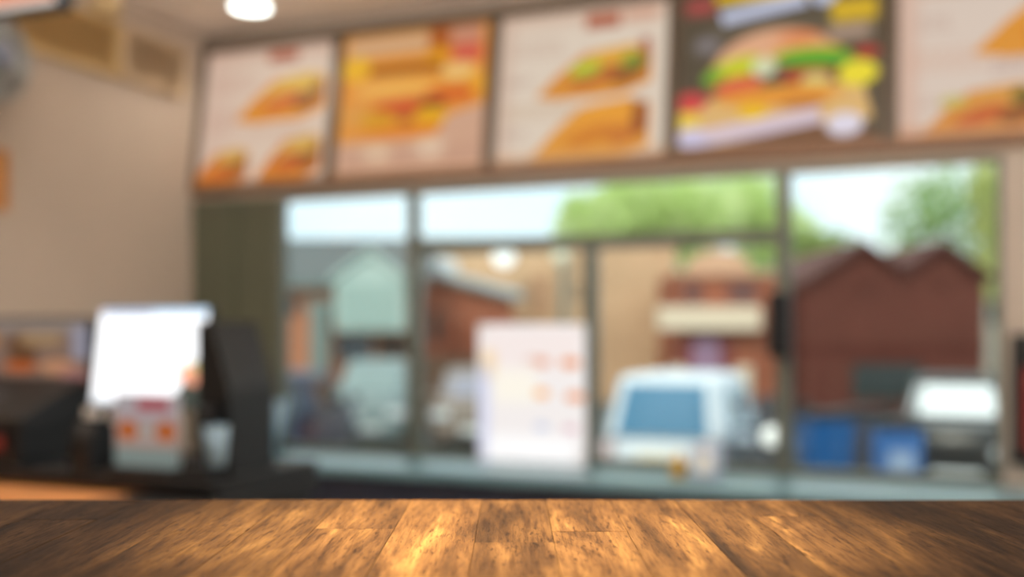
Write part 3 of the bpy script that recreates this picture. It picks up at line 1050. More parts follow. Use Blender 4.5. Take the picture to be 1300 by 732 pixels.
MB().ring(0.0325, 0.003, (0, 0, 0.105), 'z').build('rim', PB, cup)

# ------------------------------------------------------------------ things on the window counter
def ledge_thing(px, off, name, label, cat):
    p = at_wall(px, off)
    return thing(name, label, cat, (p[0], p[1], 0.6705), RZ)
bk = ledge_thing(334, 0.09, 'ice_bucket', 'pale blue tapered bucket on the window counter beside the dispenser', 'bucket')
MB().lathe([(0.055, 0.0), (0.07, 0.0), (0.128, 0.25), (0.12, 0.25), (0.062, 0.012)], 28).build('bucket_body', PB, bk)
MB().ring(0.127, 0.007, (0, 0, 0.25), 'z').build('rim', PB, bk)
MB().tube([(-0.128, 0, 0.235), (-0.12, -0.06, 0.18), (0, -0.13, 0.15), (0.12, -0.06, 0.18), (0.128, 0, 0.235)], 0.004).build('handle', M['chrome'], bk)
bt = ledge_thing(861, 0.22, 'sauce_bottle', 'yellow squeezy sauce bottle on the window counter', 'bottle')
YL = mat('mustard_plastic', C(206, 160, 54), 0.4)
MB().lathe([(0.026, 0), (0.03, 0.004), (0.03, 0.05), (0.026, 0.07), (0.014, 0.075)], 20).build('bottle_body', YL, bt)
MB().lathe([(0.015, 0.074), (0.014, 0.086), (0.004, 0.105), (0.003, 0.105)], 16).build('nozzle_cap', YL, bt)
nb = ledge_thing(896, 0.2, 'napkin_dispenser', 'white and blue napkin dispenser on the window counter, beside yellow bottle', 'dispenser')
MB().rbox(-0.06, 0.06, -0.05, 0.05, 0, 0.13, 0.008).build('case', mat('pale_blue_case', C(190, 206, 232), 0.35), nb)
MB().box(-0.045, 0.045, -0.053, -0.045, 0.02, 0.11).build('front_opening', M['white'], nb)
MB().prism([(-0.03, 0.13), (0.03, 0.13), (0.02, 0.15), (-0.015, 0.155)], -0.004, 0.004).build('napkin', M['white'], nb)

# black loudspeaker on the mullion
spx = at_wall(992, 0.012)
z0, z1 = ZP(992, 452), ZP(992, 372)
ls = thing('loudspeaker', 'black slim loudspeaker mounted on the window mullion', 'speaker', (spx[0], spx[1], z0), RZ)
MB().rbox(-0.045, 0.045, -0.1, -0.012, 0, z1 - z0, 0.01).build('cabinet', M['black'], ls)
MB().rbox(-0.038, 0.038, -0.106, -0.1, 0.012, z1 - z0 - 0.012, 0.002).build('grille', M['black_m'], ls)
MB().box(-0.02, 0.02, -0.012, 0.012, 0.08, 0.16).build('bracket', M['black_m'], ls)

# poster on the glass
pw = S(743, 0.03) - S(606, 0.03)
zt, zb = ZP(675, 411), 0.672
p = at_wall(674, 0.012)
po = Print(110, 150, (238, 232, 230))
po.rect(.5, .18, .9, .3, (240, 226, 222), .8, .1)
po.rect(.1, .3, .12, .2, (242, 206, 150), .8, .08)
po.ell(.55, .26, .26, .06, (224, 190, 176), .8)
po.ell(.6, .28, .16, .07, (226, 160, 130))
po.ell(.86, .28, .2, .08, (226, 140, 84))
po.rect(.35, .45, .4, .24, (248, 242, 226), .8, .1)
po.ell(.6, .5, .16, .08, (244, 178, 110))
po.ell(.9, .52, .2, .08, (230, 150, 100))
po.rect(.06, .65, .1, .7, (186, 196, 236), .6, .05)
po.ell(.6, .74, .16, .07, (200, 206, 226))
po.ell(.86, .75, .16, .06, (220, 180, 190))
po.rect(.5, .9, .8, .18, (252, 252, 252), .9, .1)  # white lower band paints the blown-out glow into the print
ww = thing('window_poster', 'bright white menu poster, glow added, with small orange pictures on the window', 'poster', (p[0], p[1], zb), RZ)
PAPER = print_mat('glowing_poster', 'lit', 1.05)  # emission stands in for daylight coming through the paper
po.mesh('poster_sheet', pw, zt - zb, PAPER, ww, 0, 0)
for x in (-pw / 2 + 0.02, pw / 2 - 0.02):
    for z in (0.03, zt - zb - 0.02):
        MB().rbox(x - 0.012, x + 0.012, -0.003, -0.001, z - 0.012, z + 0.012, 0.0004).build('tape', M['white'], ww)

# red notice on the right pillar
z0, z1 = ZP(1290, 588), ZP(1290, 424)
p = at_wall(1283, 0.001)
nt_ = thing('notice_case', 'black-framed red notice on the grey pillar at right edge', 'notice', (p[0] + UX * 0.17, p[1] + UY * 0.17, z0), RZ)
hh = z1 - z0
MB().rbox(-0.17, 0.17, -0.03, 0, 0, 0.05, .003).rbox(-0.17, 0.17, -0.03, 0, hh - 0.12, hh, .003).rbox(-0.17, -0.13, -0.03, 0, .05, hh - .12, .003).rbox(0.13, 0.17, -0.03, 0, .05, hh - .12, .003).build('frame', M['black'], nt_)
pn = Print(30, 40, (138, 56, 52))
pn.rect(.5, .2, .8, .12, (206, 110, 96), 1, .05)
pn.mesh('notice_sheet', 0.26, hh - 0.17, print_mat('notice_card', 'card'), nt_, 0.05, -0.012)

# ------------------------------------------------------------------ outside
ASPH = mat('asphalt', C(104, 108, 108), 0.8, var=0.15, scale=3, bump=0.2)
struct(MB().box(-90, 90, 4.0, 140, STREET - 0.2, STREET).build('street_ground', ASPH))
def G(px, d):
    return ((px - CX) / F * d, d, STREET)
def zz(py, d):
    return EYE - (py - HZ) / F * d - STREET        # height above the street
def xx(px, d, c):
    return (px - c) / F * d

SLATE = mat('roof_slate', C(92, 98, 98), 0.7, var=0.12, scale=4, bump=0.2)
TILE = mat('dark_roof_tile', C(92, 50, 42), 0.8, var=0.15, scale=4, bump=0.3)
BR_O = brick_mat('orange_brick', C(206, 132, 96), C(188, 114, 80), C(190, 150, 124))
BR_T = brick_mat('tan_brick', C(222, 182, 142), C(208, 166, 128), C(220, 190, 160))
BR_R = brick_mat('red_brick', C(174, 100, 72), C(154, 84, 62), C(168, 120, 98))
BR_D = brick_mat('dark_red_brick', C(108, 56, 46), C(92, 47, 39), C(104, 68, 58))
PW = mat('pale_green_white_paint', C(186, 206, 198), 0.6, var=0.03)
PWS = mat('pale_board', C(164, 188, 180), 0.6, var=0.03)
DKW = mat('dark_window', C(40, 52, 52), 0.15, var=0.1)
GREEN_GREY = mat('grey_green_paint', C(120, 136, 130), 0.6)
BROWN = mat('brown_stained_timber', C(98, 72, 54), 0.7, var=0.2, scale=8)
CREAMP = mat('cream_fascia', C(236, 214, 186), 0.5, var=0.03)
SALMON = mat('salmon_render', C(226, 176, 142), 0.8, var=0.05)

def pane_window(parent, x0, x1, z0, z1, y, m_glass=DKW, m_frame=None, bars=1):
    w = MB().box(x0 - .05, x1 + .05, y - 0.05, y + 0.02, z0 - .05, z0).box(x0 - .05, x1 + .05, y - 0.05, y + 0.02, z1, z1 + .05).box(x0 - .05, x0, y - 0.05, y + 0.02, z0, z1).box(x1, x1 + .05, y - 0.05, y + 0.02, z0, z1).build('window', m_frame or PW, parent)
    for i in range(bars):
        a, b = x0 + (x1 - x0) * i / bars, x0 + (x1 - x0) * (i + 1) / bars
        MB().box(a + 0.012, b - 0.012, y - 0.03, y - 0.005, z0, z1).build('pane', m_glass, w)
    return w

# A: slate-roofed cottage with a white gabled bay, seen through the left window
d = 24.0; c = 430
A = thing('slate_roof_cottage', 'orange brick cottage with grey slate roof and white gabled bay', 'building', G(c, d))
xl, xr = xx(290, d, c), xx(527, d, c)
ze, zr = zz(356, d), zz(309, d + 2.6)
MB().box(xl, xr, 0, 5.2, 0, ze).build('wall', BR_O, A)
MB().prism_x([(-0.35, ze - 0.12), (2.6, zr), (5.55, ze - 0.12), (5.55, ze + 0.0), (2.6, zr + 0.13), (-0.35, ze + 0.0)], xl - 0.3, xr + 0.3).build('roof', SLATE, A)
MB().prism_x([(0, ze), (2.6, zr - 0.02), (5.2, ze)], xl + .01, xl + .2).prism_x([(0, ze), (2.6, zr - 0.02), (5.2, ze)], xr - .2, xr - .01).build('gable_end', BR_O, A)
MB().tube([(xl - .3, -0.4, ze - 0.13), (xr + .3, -0.4, ze - 0.13)], 0.07, 8).build('gutter', GREEN_GREY, A)
db = -0.9
x0, x1 = xx(434, d + db, c), xx(521, d + db, c)
zb, zs, zp = zz(420, d + db), zz(354, d + db), zz(322, d + db)
bay = MB().prism([(x0, zb), (x1, zb), (x1, zs), ((x0 + x1) / 2, zp), (x0, zs)], db, 0.6).build('bay', PW, A)
n = 7
for i in range(n):
    za = zb + 0.06 + i * (zs - zb - 0.1) / n
    MB().box(x0 + 0.1, x1 - 0.1, db - 0.03, db + .01, za, za + (zs - zb) / n * 0.62).build('slat', PWS, bay)
MB().prism([(x0 - 0.12, zs - 0.06), ((x0 + x1) / 2, zp), (x1 + 0.12, zs - 0.06), (x1 + 0.12, zs + 0.05), ((x0 + x1) / 2, zp + 0.12), (x0 - 0.12, zs + 0.05)], db - 0.12, 1.3).build('bay_roof', PW, A)
MB().rbox(xx(402, d + db, c), xx(424, d + db, c), db, db + 0.35, 0, zb + 0.5, 0.02).build('porch_post', GREEN_GREY, A)
MB().box(xx(396, d + db, c), x0, db + 0.02, 0.3, zb + 0.5, zb + 0.66).build('porch_beam', GREEN_GREY, A)
pane_window(A, xx(430, d, c), xx(470, d, c), zz(455, d), zz(426, d), 0, mat('blue_dark_glass', C(60, 76, 88), 0.12), GREEN_GREY, 2)
dr = MB().box(xx(480, d, c), xx(522, d, c), -0.06, 0.03, 0, zz(424, d)).build('door', BROWN, A)
MB().box(xx(484, d, c), xx(518, d, c), -0.08, -0.06, zz(470, d), zz(430, d)).build('door_panel', mat('dark_brown_timber', C(64, 46, 38), 0.6), dr)
pw_ = pane_window(A, xx(366, d, c), xx(376, d, c), zz(400, d), zz(378, d), 0, DKW, BR_O, 1)

# B: long tan brick block behind
d = 30.0; c = 690
B = thing('tan_brick_building', 'long tan brick flat-topped building behind the white car', 'building', G(c, d))
xl, xr, zt = xx(520, d, c), xx(858, d, c), zz(307, d)
MB().box(xl, xr, 0, 6, 0, zt).build('wall', BR_T, B)
MB().box(xl - .1, xr + .1, -0.1, 6.1, zt, zt + 0.12).build('parapet_coping', GREEN_GREY, B)
MB().box(xx(712, d, c), xx(720, d, c), -0.14, 0, 0, zt).build('downpipe', GREEN_GREY, B)
pane_window(B, xx(845, d, c), xx(862, d, c), zz(462, d), zz(442, d), 0, mat('brown_glass', C(120, 84, 56), 0.2), BR_T, 1)
pane_window(B, xx(672, d, c), xx(700, d, c), zz(400, d), zz(350, d), 0, mat('tan_glass', C(190, 146, 110), 0.3), BR_T, 2)
# glowing balls before its wall, standing in for lamp reflections in the window glass
GLB = mat('reflection_glow', C(245, 248, 250), 0.4, emit=(0.95, 1, 1, 1), estr=0.9)
for i, (px, r, lab) in enumerate([(640, 0.30, 'large white ball imitating a window reflection above poster'), (712, 0.22, 'smaller pale ball imitating a window reflection, near the mullion')]):
    g = thing('reflection_ball', lab, 'reflection', ((px - CX) / F * 29.0, 29.0, zz(325, 29.0) + STREET - r), group='balls imitating window reflections')
    MB().lathe([(0.001, 0)] + [(r * math.sin(q * math.pi / 10), r - r * math.cos(q * math.pi / 10)) for q in range(1, 10)] + [(0.001, 2 * r)], 20).build('globe', GLB if i == 0 else mat('dim_reflection_glow', C(214, 216, 190), 0.4, emit=(0.9, 0.9, 0.75, 1), estr=0.3), g)
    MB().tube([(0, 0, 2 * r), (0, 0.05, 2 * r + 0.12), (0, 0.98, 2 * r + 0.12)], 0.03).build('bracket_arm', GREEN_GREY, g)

# lean-to in front of B
d = 26.0; c = 590
L = thing('brick_lean_to', 'red brick outbuilding with pale roof edge sloping down to right', 'building', G(c, d))
x0, x1 = xx(529, d, c), xx(652, d, c)
zl, zr = zz(340, d), zz(376, d)
MB().prism([(x0, 0), (x1, 0), (x1, zr), (x0, zl)], 0, 3.2).build('wall', BR_R, L)
MB().prism([(x0 - .1, zl + 0.02), (x1 + .2, zr - 0.03), (x1 + .2, zr + 0.1), (x0 - .1, zl + 0.16)], -0.3, 3.4).build('roof', mat('pale_metal_roof', C(210, 218, 224), 0.4), L)
MB().prism([(x0 - .1, zl - 0.1), (x1 + .2, zr - 0.15), (x1 + .2, zr - 0.03), (x0 - .1, zl + 0.02)], -0.28, -0.22).build('fascia_board', GREEN_GREY, L)
MB().prism([(x0 + 0.05, zl + 0.155), (x0 + 1.0, zl + 0.155 - 0.245), (x0 + 1.0, zl + .2), (x0 + 0.25, zl + 0.34), (x0 + 0.05, zl + .3)], -0.2, 0.6).build('roof_light', mat('white_rooflight', C(226, 236, 242), 0.3), L)
pane_window(L, xx(548, d, c), xx(560, d, c), zz(432, d), zz(394, d), 0, DKW, BR_R, 1)

# wooden fence before it
d = 22.0; c = 545
Fc = thing('timber_fence', 'dark brown upright-board fence in front of the red brick outbuilding', 'fence', G(c, d))
x0, x1 = xx(476, d, c), xx(606, d, c)
h = zz(452, d)
nbd = 14
for i in range(nbd):
    a = x0 + (x1 - x0) * i / nbd
    hh = h + (0.02 if i % 2 else -0.01)
    MB().box(a + 0.008, a + (x1 - x0) / nbd - 0.008, 0, 0.025, 0.04, hh).build('board', BROWN, Fc)
for z in (0.3, h - 0.3):
    MB().box(x0, x1, 0.026, 0.07, z, z + 0.08).build('rail', BROWN, Fc)
for a in (x0 + .05, (x0 + x1) / 2, x1 - .05):
    MB().box(a - 0.05, a + 0.05, 0.071, 0.17, 0, h).build('post', BROWN, Fc)

# C: dark red shopfront with cream fascia
d = 26.0; c = 905
Cb = thing('red_brick_shop', 'red brick shop with curved salmon gable and long cream fascia', 'building', G(c, d))
x0, x1 = xx(862, d, c), xx(998, d, c)
zt = zz(345, d)
MB().box(x0, x1, 0, 3.6, 0, zt).build('wall', BR_R, Cb)
arc = [(xx(872, d, c), zt)] + [(xx(912, d, c) + xx(945, d, 905) * math.cos(math.pi - q * math.pi / 12) , zt + 0.56 * math.sin(q * math.pi / 12)) for q in range(13)]
MB().prism(arc[1:], -0.12, 0.3).build('curved_gable', SALMON, Cb)
MB().box(x0, x1, -0.1, 0.1, zt - 0.1, zt - .001).build('cornice', SALMON, Cb)
MB().rbox(xx(832, d - .5, c), xx(962, d - .5, c), -0.5, 0.0, zz(419, d - .5), zz(389, d - .5), 0.03).build('fascia', CREAMP, Cb)
for (a, b) in ((868, 890), (925, 960)):
    pane_window(Cb, xx(a, d, c), xx(b, d, c), zz(384, d), zz(358, d), 0, mat('brown_red_glass', C(104, 66, 60), 0.2), BR_R, 1)
ax, aw = xx(896, d, c), 0.36
zb_, zs_ = 0.4, zz(445, d)
poly = [(ax - aw, zb_), (ax + aw, zb_)] + [(ax + aw * math.cos(q * math.pi / 10), zs_ + aw * math.sin(q * math.pi / 10)) for q in range(11)]
aws = MB().prism([((x - ax) * 1.9 + ax, (z - zb_) * 1.1 + zb_) for x, z in poly], -0.05, 0.02).build('arched_window', mat('maroon_paint', C(132, 58, 52), 0.5), Cb)
MB().prism(poly, -0.075, -0.05).build('pane', mat('lilac_glass', C(160, 124, 150), 0.25), aws)
for px in (858, 942):
    MB().box(xx(px - 9, d, c), xx(px + 9, d, c), -0.25, -0.001, 0, zz(464, d)).build('pilaster', CREAMP, Cb)

# D: dark red double-gabled house, right window
d = 25.0; c = 1135
D = thing('double_gable_house', 'dark red brick house with twin gables behind the wheelie bins', 'building', G(c, d))
P = lambda px, py: (xx(px, d, c), zz(py, d))
gl = [(xx(1020, d, c), 0), (xx(1250, d, c), 0), P(1250, 352), P(1194, 312), P(1143, 346), P(1094, 312), P(1020, 360)]
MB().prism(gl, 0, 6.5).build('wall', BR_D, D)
for (a, b) in (((1094, 312), (1016, 363)), ((1094, 312), (1143, 346)), ((1194, 312), (1143, 346)), ((1194, 312), (1256, 356))):
    (xa_, za_), (xb_, zb_) = P(*a), P(*b)
    MB().prism([(xa_, za_), (xb_, zb_), (xb_, zb_ + 0.13), (xa_, za_ + 0.13)], -0.25, 6.6).build('roof_slope', TILE, D)
pane_window(D, xx(1085, d, c), xx(1166, d, c), zz(504, d), zz(464, d), 0, DKW, mat('dark_green_paint', C(48, 58, 52), 0.5), 3)
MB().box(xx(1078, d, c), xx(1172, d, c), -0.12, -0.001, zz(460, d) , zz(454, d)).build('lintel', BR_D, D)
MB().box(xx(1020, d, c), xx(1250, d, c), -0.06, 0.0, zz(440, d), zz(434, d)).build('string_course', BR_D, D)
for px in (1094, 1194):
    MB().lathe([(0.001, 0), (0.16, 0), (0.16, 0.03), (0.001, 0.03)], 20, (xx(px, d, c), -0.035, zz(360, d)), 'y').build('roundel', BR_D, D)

# E: pale house beyond, right
d = 36.0; c = 1265
E = thing('pale_rendered_house', 'pale cream rendered house beyond the twin-gabled brick one', 'building', G(c, d))
MB().box(xx(1215, d, c), xx(1330, d, c), 0, 6, 0, zz(352, d)).build('wall', mat('pale_render', C(222, 206, 186), 0.8, var=0.05), E)
MB().prism_x([(-0.3, zz(352, d) - .05), (3, zz(325, d + 3)), (6.3, zz(352, d) - .05), (6.3, zz(352, d) + .08), (3, zz(325, d + 3) + .14), (-.3, zz(352, d) + .08)], xx(1210, d, c), xx(1335, d, c)).build('roof', SLATE, E)
pane_window(E, xx(1256, d, c), xx(1275, d, c), zz(410, d), zz(380, d), 0, DKW, None, 2)

# trees
def tree(name, label, px, d, base_r, blobs, n, leaf, cols, seed, trunk_top):
    """blobs: (px, py, depth offset, rx, ry, rz) crown clusters"""
    rs = np.random.RandomState(seed)
    root = thing(name, label, 'tree', G(px, d), group='trees beyond the houses')
    X0 = (px - CX) / F * d
    V, Q = [], []
    tot = sum(b[3] * b[5] for b in blobs)
    br = MB()
    br.tube([(0, 0, 0), (0.05, 0, trunk_top * 0.5), (-0.05, 0.1, trunk_top)], [base_r, base_r * .75, base_r * .5], 10)
    leaves = MB()
    for (bx, by, dd, rx, ry, rz) in blobs:
        cx_ = (bx - CX) / F * (d + dd) - X0
        cz_ = zz(by, d + dd)
        br.tube([(-0.05, 0.1, trunk_top * .9), (cx_ * .5, dd * .5, (trunk_top + cz_) / 2), (cx_, dd, cz_)], [base_r * .4, base_r * .28, base_r * .1], 7)
        k = int(n * rx * rz / tot)
        p = rs.normal(size=(k, 3)); p /= np.linalg.norm(p, axis=1)[:, None]
        p *= (rs.rand(k) ** 0.45)[:, None] * np.array([rx, ry, rz])
        p += np.array([cx_, dd, cz_])
        a = rs.normal(size=(k, 3)); a /= np.linalg.norm(a, axis=1)[:, None]
        b = np.cross(a, rs.normal(size=(k, 3))); b /= np.linalg.norm(b, axis=1)[:, None]
        s = leaf * rs.uniform(.6, 1.3, k)[:, None]
        vv = np.stack([p - a * s, p + b * s * .5, p + a * s, p - b * s * .5], 1).reshape(-1, 3)
        base = len(V)
        V += [tuple(q) for q in vv]
        Q += [tuple(base + 4 * i + j for j in range(4)) for i in range(k)]
    br.build('trunk_and_branches', mat('bark', C(92, 80, 66), 0.9), root)
    me = bpy.data.meshes.new('foliage')
    me.from_pydata(V, [], Q)
    m = bpy.data.materials.new('leaf_' + name)
    m.use_nodes = True
    nt = m.node_tree
    pb = nt.nodes['Principled BSDF']
    pb.inputs['Roughness'].default_value = 0.6
    tc = nt.nodes.new('ShaderNodeTexCoord'); no = nt.nodes.new('ShaderNodeTexNoise'); no.inputs['Scale'].default_value = 1.4
    rp = nt.nodes.new('ShaderNodeValToRGB')
    rp.color_ramp.elements[0].position, rp.color_ramp.elements[0].color = .35, cols[0]
    rp.color_ramp.elements[1].position, rp.color_ramp.elements[1].color = .65, cols[1]
    nt.links.new(tc.outputs['Object'], no.inputs['Vector']); nt.links.new(no.outputs['Fac'], rp.inputs['Fac'])
    nt.links.new(rp.outputs['Color'], pb.inputs['Base Color'])
    tl = nt.nodes.new('ShaderNodeBsdfTranslucent'); mx = nt.nodes.new('ShaderNodeMixShader'); mx.inputs['Fac'].default_value = 0.45
    nt.links.new(rp.outputs['Color'], tl.inputs['Color'])
    nt.links.new(pb.outputs[0], mx.inputs[1]); nt.links.new(tl.outputs[0], mx.inputs[2])
    nt.links.new(mx.outputs[0], nt.nodes['Material Output'].inputs['Surface'])
    me.materials.append(m)
    o = bpy.data.objects.new('foliage', me)
    COL.objects.link(o); o.parent = root
    o['kind'] = 'stuff'
    return root
GRN = (C(210, 230, 150), C(236, 244, 190))
tree('leafy_tree', 'broad light green tree above the tan brick building', 800, 39, 0.25,
     [(770, 285, 0, 2.2, 2, 1.2), (830, 262, 0.5, 2.4, 2, 1.4), (880, 272, 0, 2.0, 2, 1.4), (800, 248, 1, 1.6, 1.6, .7), (740, 268, 0, 1.0, 1.0, .8), (868, 318, 0, 1.2, 1.0, 1.0)], 5800, 0.19, GRN, 3, 4.0)
tree('leafy_tree', 'light green tree behind the red brick shop, left of the double gables', 960, 47, 0.25,
     [(925, 262, 0, 2.0, 2, 1.5), (965, 275, 0.5, 2.0, 2, 1.4), (1000, 300, 0, 1.8, 1.8, 1.2), (955, 240, 1, 1.2, 1.6, .8), (965, 325, 0, 1.4, 1.2, 1.1)], 4400, 0.19, GRN, 4, 4.0)
tree('leafy_tree', 'thin airy tree with sky showing through, behind the twin gables', 1190, 33, 0.14,
     [(1165, 262, 0, 1.3, 1.2, 1.1), (1210, 240, 0.5, 1.3, 1.2, .9), (1150, 305, 0, .9, 1, .7), (1190, 285, 0, 1.3, 1, .8), (1225, 290, 0, .9, 1, 1.0)], 900, 0.17, (C(150, 190, 140), C(196, 214, 140)), 5, 4.0)
tree('leafy_tree', 'pale yellow-green tree at the right end of the right window', 1268, 31, 0.16,
     [(1252, 240, 0, .55, .8, .9), (1262, 290, 0, .6, .8, 1.0), (1252, 345, 0, .4, .8, 1.0), (1285, 250, .5, .9, .8, 1.2)], 2000, 0.15, (C(196, 206, 130), C(224, 226, 160)), 6, 3.4)
tree('round_shrub_tree', 'low round green tree left of the twin-gabled house', 1036, 34.5, 0.12,
     [(1030, 330, 0, 1.3, 1.0, .8), (1060, 318, 0, 1.0, 1.0, .7), (1015, 312, 0, .8, .8, .7)], 1800, 0.15, (C(150, 176, 100), C(196, 206, 140)), 7, 2.2)

# ------------------------------------------------------------------ vehicles and street things
GLASSB = mat('blue_car_glass', C(86, 134, 166), 0.45, var=0.1, scale=2, spec=0.2)
GLASSD = mat('dark_car_glass', C(40, 46, 52), 0.1, var=0.1, scale=2, spec=0.8)
GLASSP = mat('pale_car_glass', C(128, 146, 144), 0.15, var=0.1, scale=2, spec=0.8)
RUB = mat('tyre_rubber', C(26, 26, 27), 0.8)
def sup(t, w, l, e):
    c_, s_ = math.cos(t), math.sin(t)
    return w * math.copysign(abs(c_) ** (2 / e), c_), l * math.copysign(abs(s_) ** (2 / e), s_)
def car(label, body, loc, rz, Wd=1.74, Ln=3.9, H=1.5, glass=GLASSD, roofm=None, plate=None, belt_f=0.62, tail=None, side=None, screen=None):
    """hatchback, tail towards -y"""
    r = thing('parked_car', label, 'car', loc, (0, 0, rz), 'parked cars in the street')
    hw, hl = Wd / 2, Ln / 2
    belt = H * belt_f
    T = [2 * math.pi * i / 48 for i in range(48)]
    def hull(z):
        f = z / belt
        w = hw * (0.93 + 0.07 * math.sin(math.pi * min(1, f)) - 0.03 * f)
        l = hl * (0.955 + 0.045 * math.sin(math.pi * min(1, f * .9)) - 0.02 * f)
        return w, l
    rings = []
    for z in (0.2, 0.26, 0.4, 0.5, 0.62, 0.74, belt - 0.02, belt):
        w, l = hull(z)
        if z == belt: w, l = w * .97, l * .975
        if z == 0.2: w, l = w * .96, l * .97
        rings.append([(*sup(t, w, l, 5), z) for t in T])
    m = MB().loft(rings); m.smooth = True
    m.build('body', body, r)
    def cab(z):
        f = (z - belt) / (H - belt)
        w = hw * (0.93 - 0.17 * f)
        yb = -hl * (0.955 - 0.10 * f - 0.05 * f * f)       # tail
        yf = hl * (0.52 - 0.42 * f)                        # windscreen
        return w, (yf - yb) / 2, (yf + yb) / 2
    rings = []
    for z in np.linspace(belt - 0.01, H - 0.05, 7):
        w, l, y = cab(z)
        rings.append([(a, b + y, z) for a, b in (sup(t, w, l, 6) for t in T)])
    for k, dz in ((.97, .02), (.9, .04), (.75, .05)):
        w, l, y = cab(H - 0.05)
        rings.append([(a * k, b * k + y, H - 0.05 + dz) for a, b in (sup(t, w, l, 6) for t in T)])
    m = MB().loft(rings); m.smooth = True
    m.build('cabin', roofm or body, r)
    def patch(nm, side, z0, z1, a0, a1, mt):
        vs, fs = [], []
        nz, na = 5, 9
        for z in np.linspace(z0, z1, nz):
            w, l, y = cab(z)
            for q in np.linspace(a0, a1, na):
                if side in ('rear', 'front'):
                    x_ = q * w
                    yy = l * (1 - min(1, abs(q)) ** 6) ** (1 / 6)
                    vs.append((x_, y + (-yy - 0.012 if side == 'rear' else yy + 0.012), z))
                else:
                    yy = q * l
                    x_ = w * (1 - min(1, abs(q)) ** 6) ** (1 / 6)
                    vs.append(((x_ + 0.012) * (1 if side == 'r' else -1), y + yy, z))
        for i in range(nz - 1):
            for j in range(na - 1):
                fs.append((i * na + j, i * na + j + 1, (i + 1) * na + j + 1, (i + 1) * na + j))
        mm = MB().add(vs, fs); mm.smooth = True
        return mm.build(nm, mt, r)
    patch('rear_window', 'rear', belt + 0.03, H - 0.1, -.92, .92, glass)
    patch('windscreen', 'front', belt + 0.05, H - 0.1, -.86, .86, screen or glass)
    for sd in 'lr':
        patch('side_window', sd, belt + 0.05, H - 0.13, -.74, -.05, side or glass)
        patch('side_window', sd, belt + 0.05, H - 0.13, 0.0, .74, side or glass)
    rim = M['chrome']
    for sx in (-1, 1):
        for y in (-hl * .62, hl * .64):
            wq = MB().lathe([(0.12, -0.09), (0.27, -0.1), (0.3, -0.07), (0.3, 0.07), (0.27, 0.1), (0.12, 0.09)], 24, axis='x').build('wheel', RUB, r, loc=(sx * (hw - 0.1), y, 0.3))
            MB().lathe([(0.001, 0.085 * sx), (0.17, 0.1 * sx), (0.18, 0.09 * sx)], 16, axis='x').build('hub_cap', rim, wq)
        lm = tail or mat('red_tail_lamp', C(170, 34, 30), 0.25)
        hm = mat('clear_head_lamp', C(226, 230, 232), 0.15)
        MB().rbox(sx * (hw * .8) - 0.09, sx * (hw * .8) + 0.09, -hl * .985, -hl * .9, belt - 0.3, belt - 0.04, 0.02).build('tail_lamp', lm, r)
        MB().rbox(sx * (hw * .74) - 0.16, sx * (hw * .74) + 0.16, hl * .9, hl * .985, 0.58, 0.72, 0.02).build('head_lamp', hm, r)
        MB().rbox(sx * (hw + 0.07) - 0.08, sx * (hw + 0.07) + 0.08, hl * .3, hl * .36, belt + 0.02, belt + 0.15, 0.02).build('wing_mirror', body, r)
    MB().rbox(-hw * .9, hw * .9, -hl * 1.02, -hl * .93, 0.28, 0.46, 0.03).build('bumper', body, r)
    MB().rbox(-hw * .9, hw * .9, hl * .93, hl * 1.02, 0.28, 0.46, 0.03).build('bumper', body, r)
    pl = mat('yellow_plate', C(222, 180, 40), 0.4)
    MB().rbox(-0.26, 0.26, -hl * 1.01, -hl * .985, 0.5, 0.61, 0.005).build('number_plate', pl, r)
    MB().rbox(-0.26, 0.26, hl * .99, hl * 1.025, 0.34, 0.45, 0.005).build('number_plate', M['white'], r)
    return r
WHITE_CAR = mat('white_car_paint', C(226, 232, 238), 0.55, var=0.01, spec=0.3)
x, y, z = G(836, 11.8)
car('white hatchback seen from behind through the centre window', WHITE_CAR, (x + 0.73, y + 1.81, z), math.radians(-22), Wd=1.66, H=1.54, glass=GLASSB, belt_f=0.53, tail=mat('clear_tail_lamp', C(214, 190, 190), 0.25), side=mat('pale_blue_side_glass', C(190, 210, 220), 0.2))
SILV = mat('pale_silver_paint', C(132, 148, 148), 0.4, var=0.03)
x, y, z = G(462, 17.5)
car('pale silver small car seen through the left window', SILV, (x, y + 1.7, z), math.radians(180), Wd=1.42, Ln=3.2, H=1.52, glass=GLASSP)
x, y, z = G(374, 15.4)
y = 13.5
car('dark navy car beyond the left end of the windows', mat('navy_paint', C(30, 34, 62), 0.35), (x, y + 1.8, z), math.radians(0), Wd=1.5, H=1.5, glass=GLASSD, tail=mat('smoked_tail_lamp', C(60, 26, 34), 0.3))
x, y, z = G(604, 17.4)
car('taupe car half hidden behind the window poster', mat('taupe_paint', C(140, 124, 112), 0.4, var=0.05), (x, y + 1.9, z), math.radians(180), Wd=1.66, H=1.36, glass=mat('mauve_glass', C(150, 146, 158), 0.2))
x, y, z = G(1216, 13.7)
y = 11.8
car('black car with glare painted white on its windscreen beside the bins', mat('black_paint', C(34, 36, 36), 0.3), (x, y + 1.9, z), math.radians(156), Wd=1.45, H=1.46, glass=GLASSD, screen=mat('windscreen_glare', C(240, 242, 242), 0.7, var=.02), belt_f=0.66)  # white windscreen colour stands in for bright glare on the glass

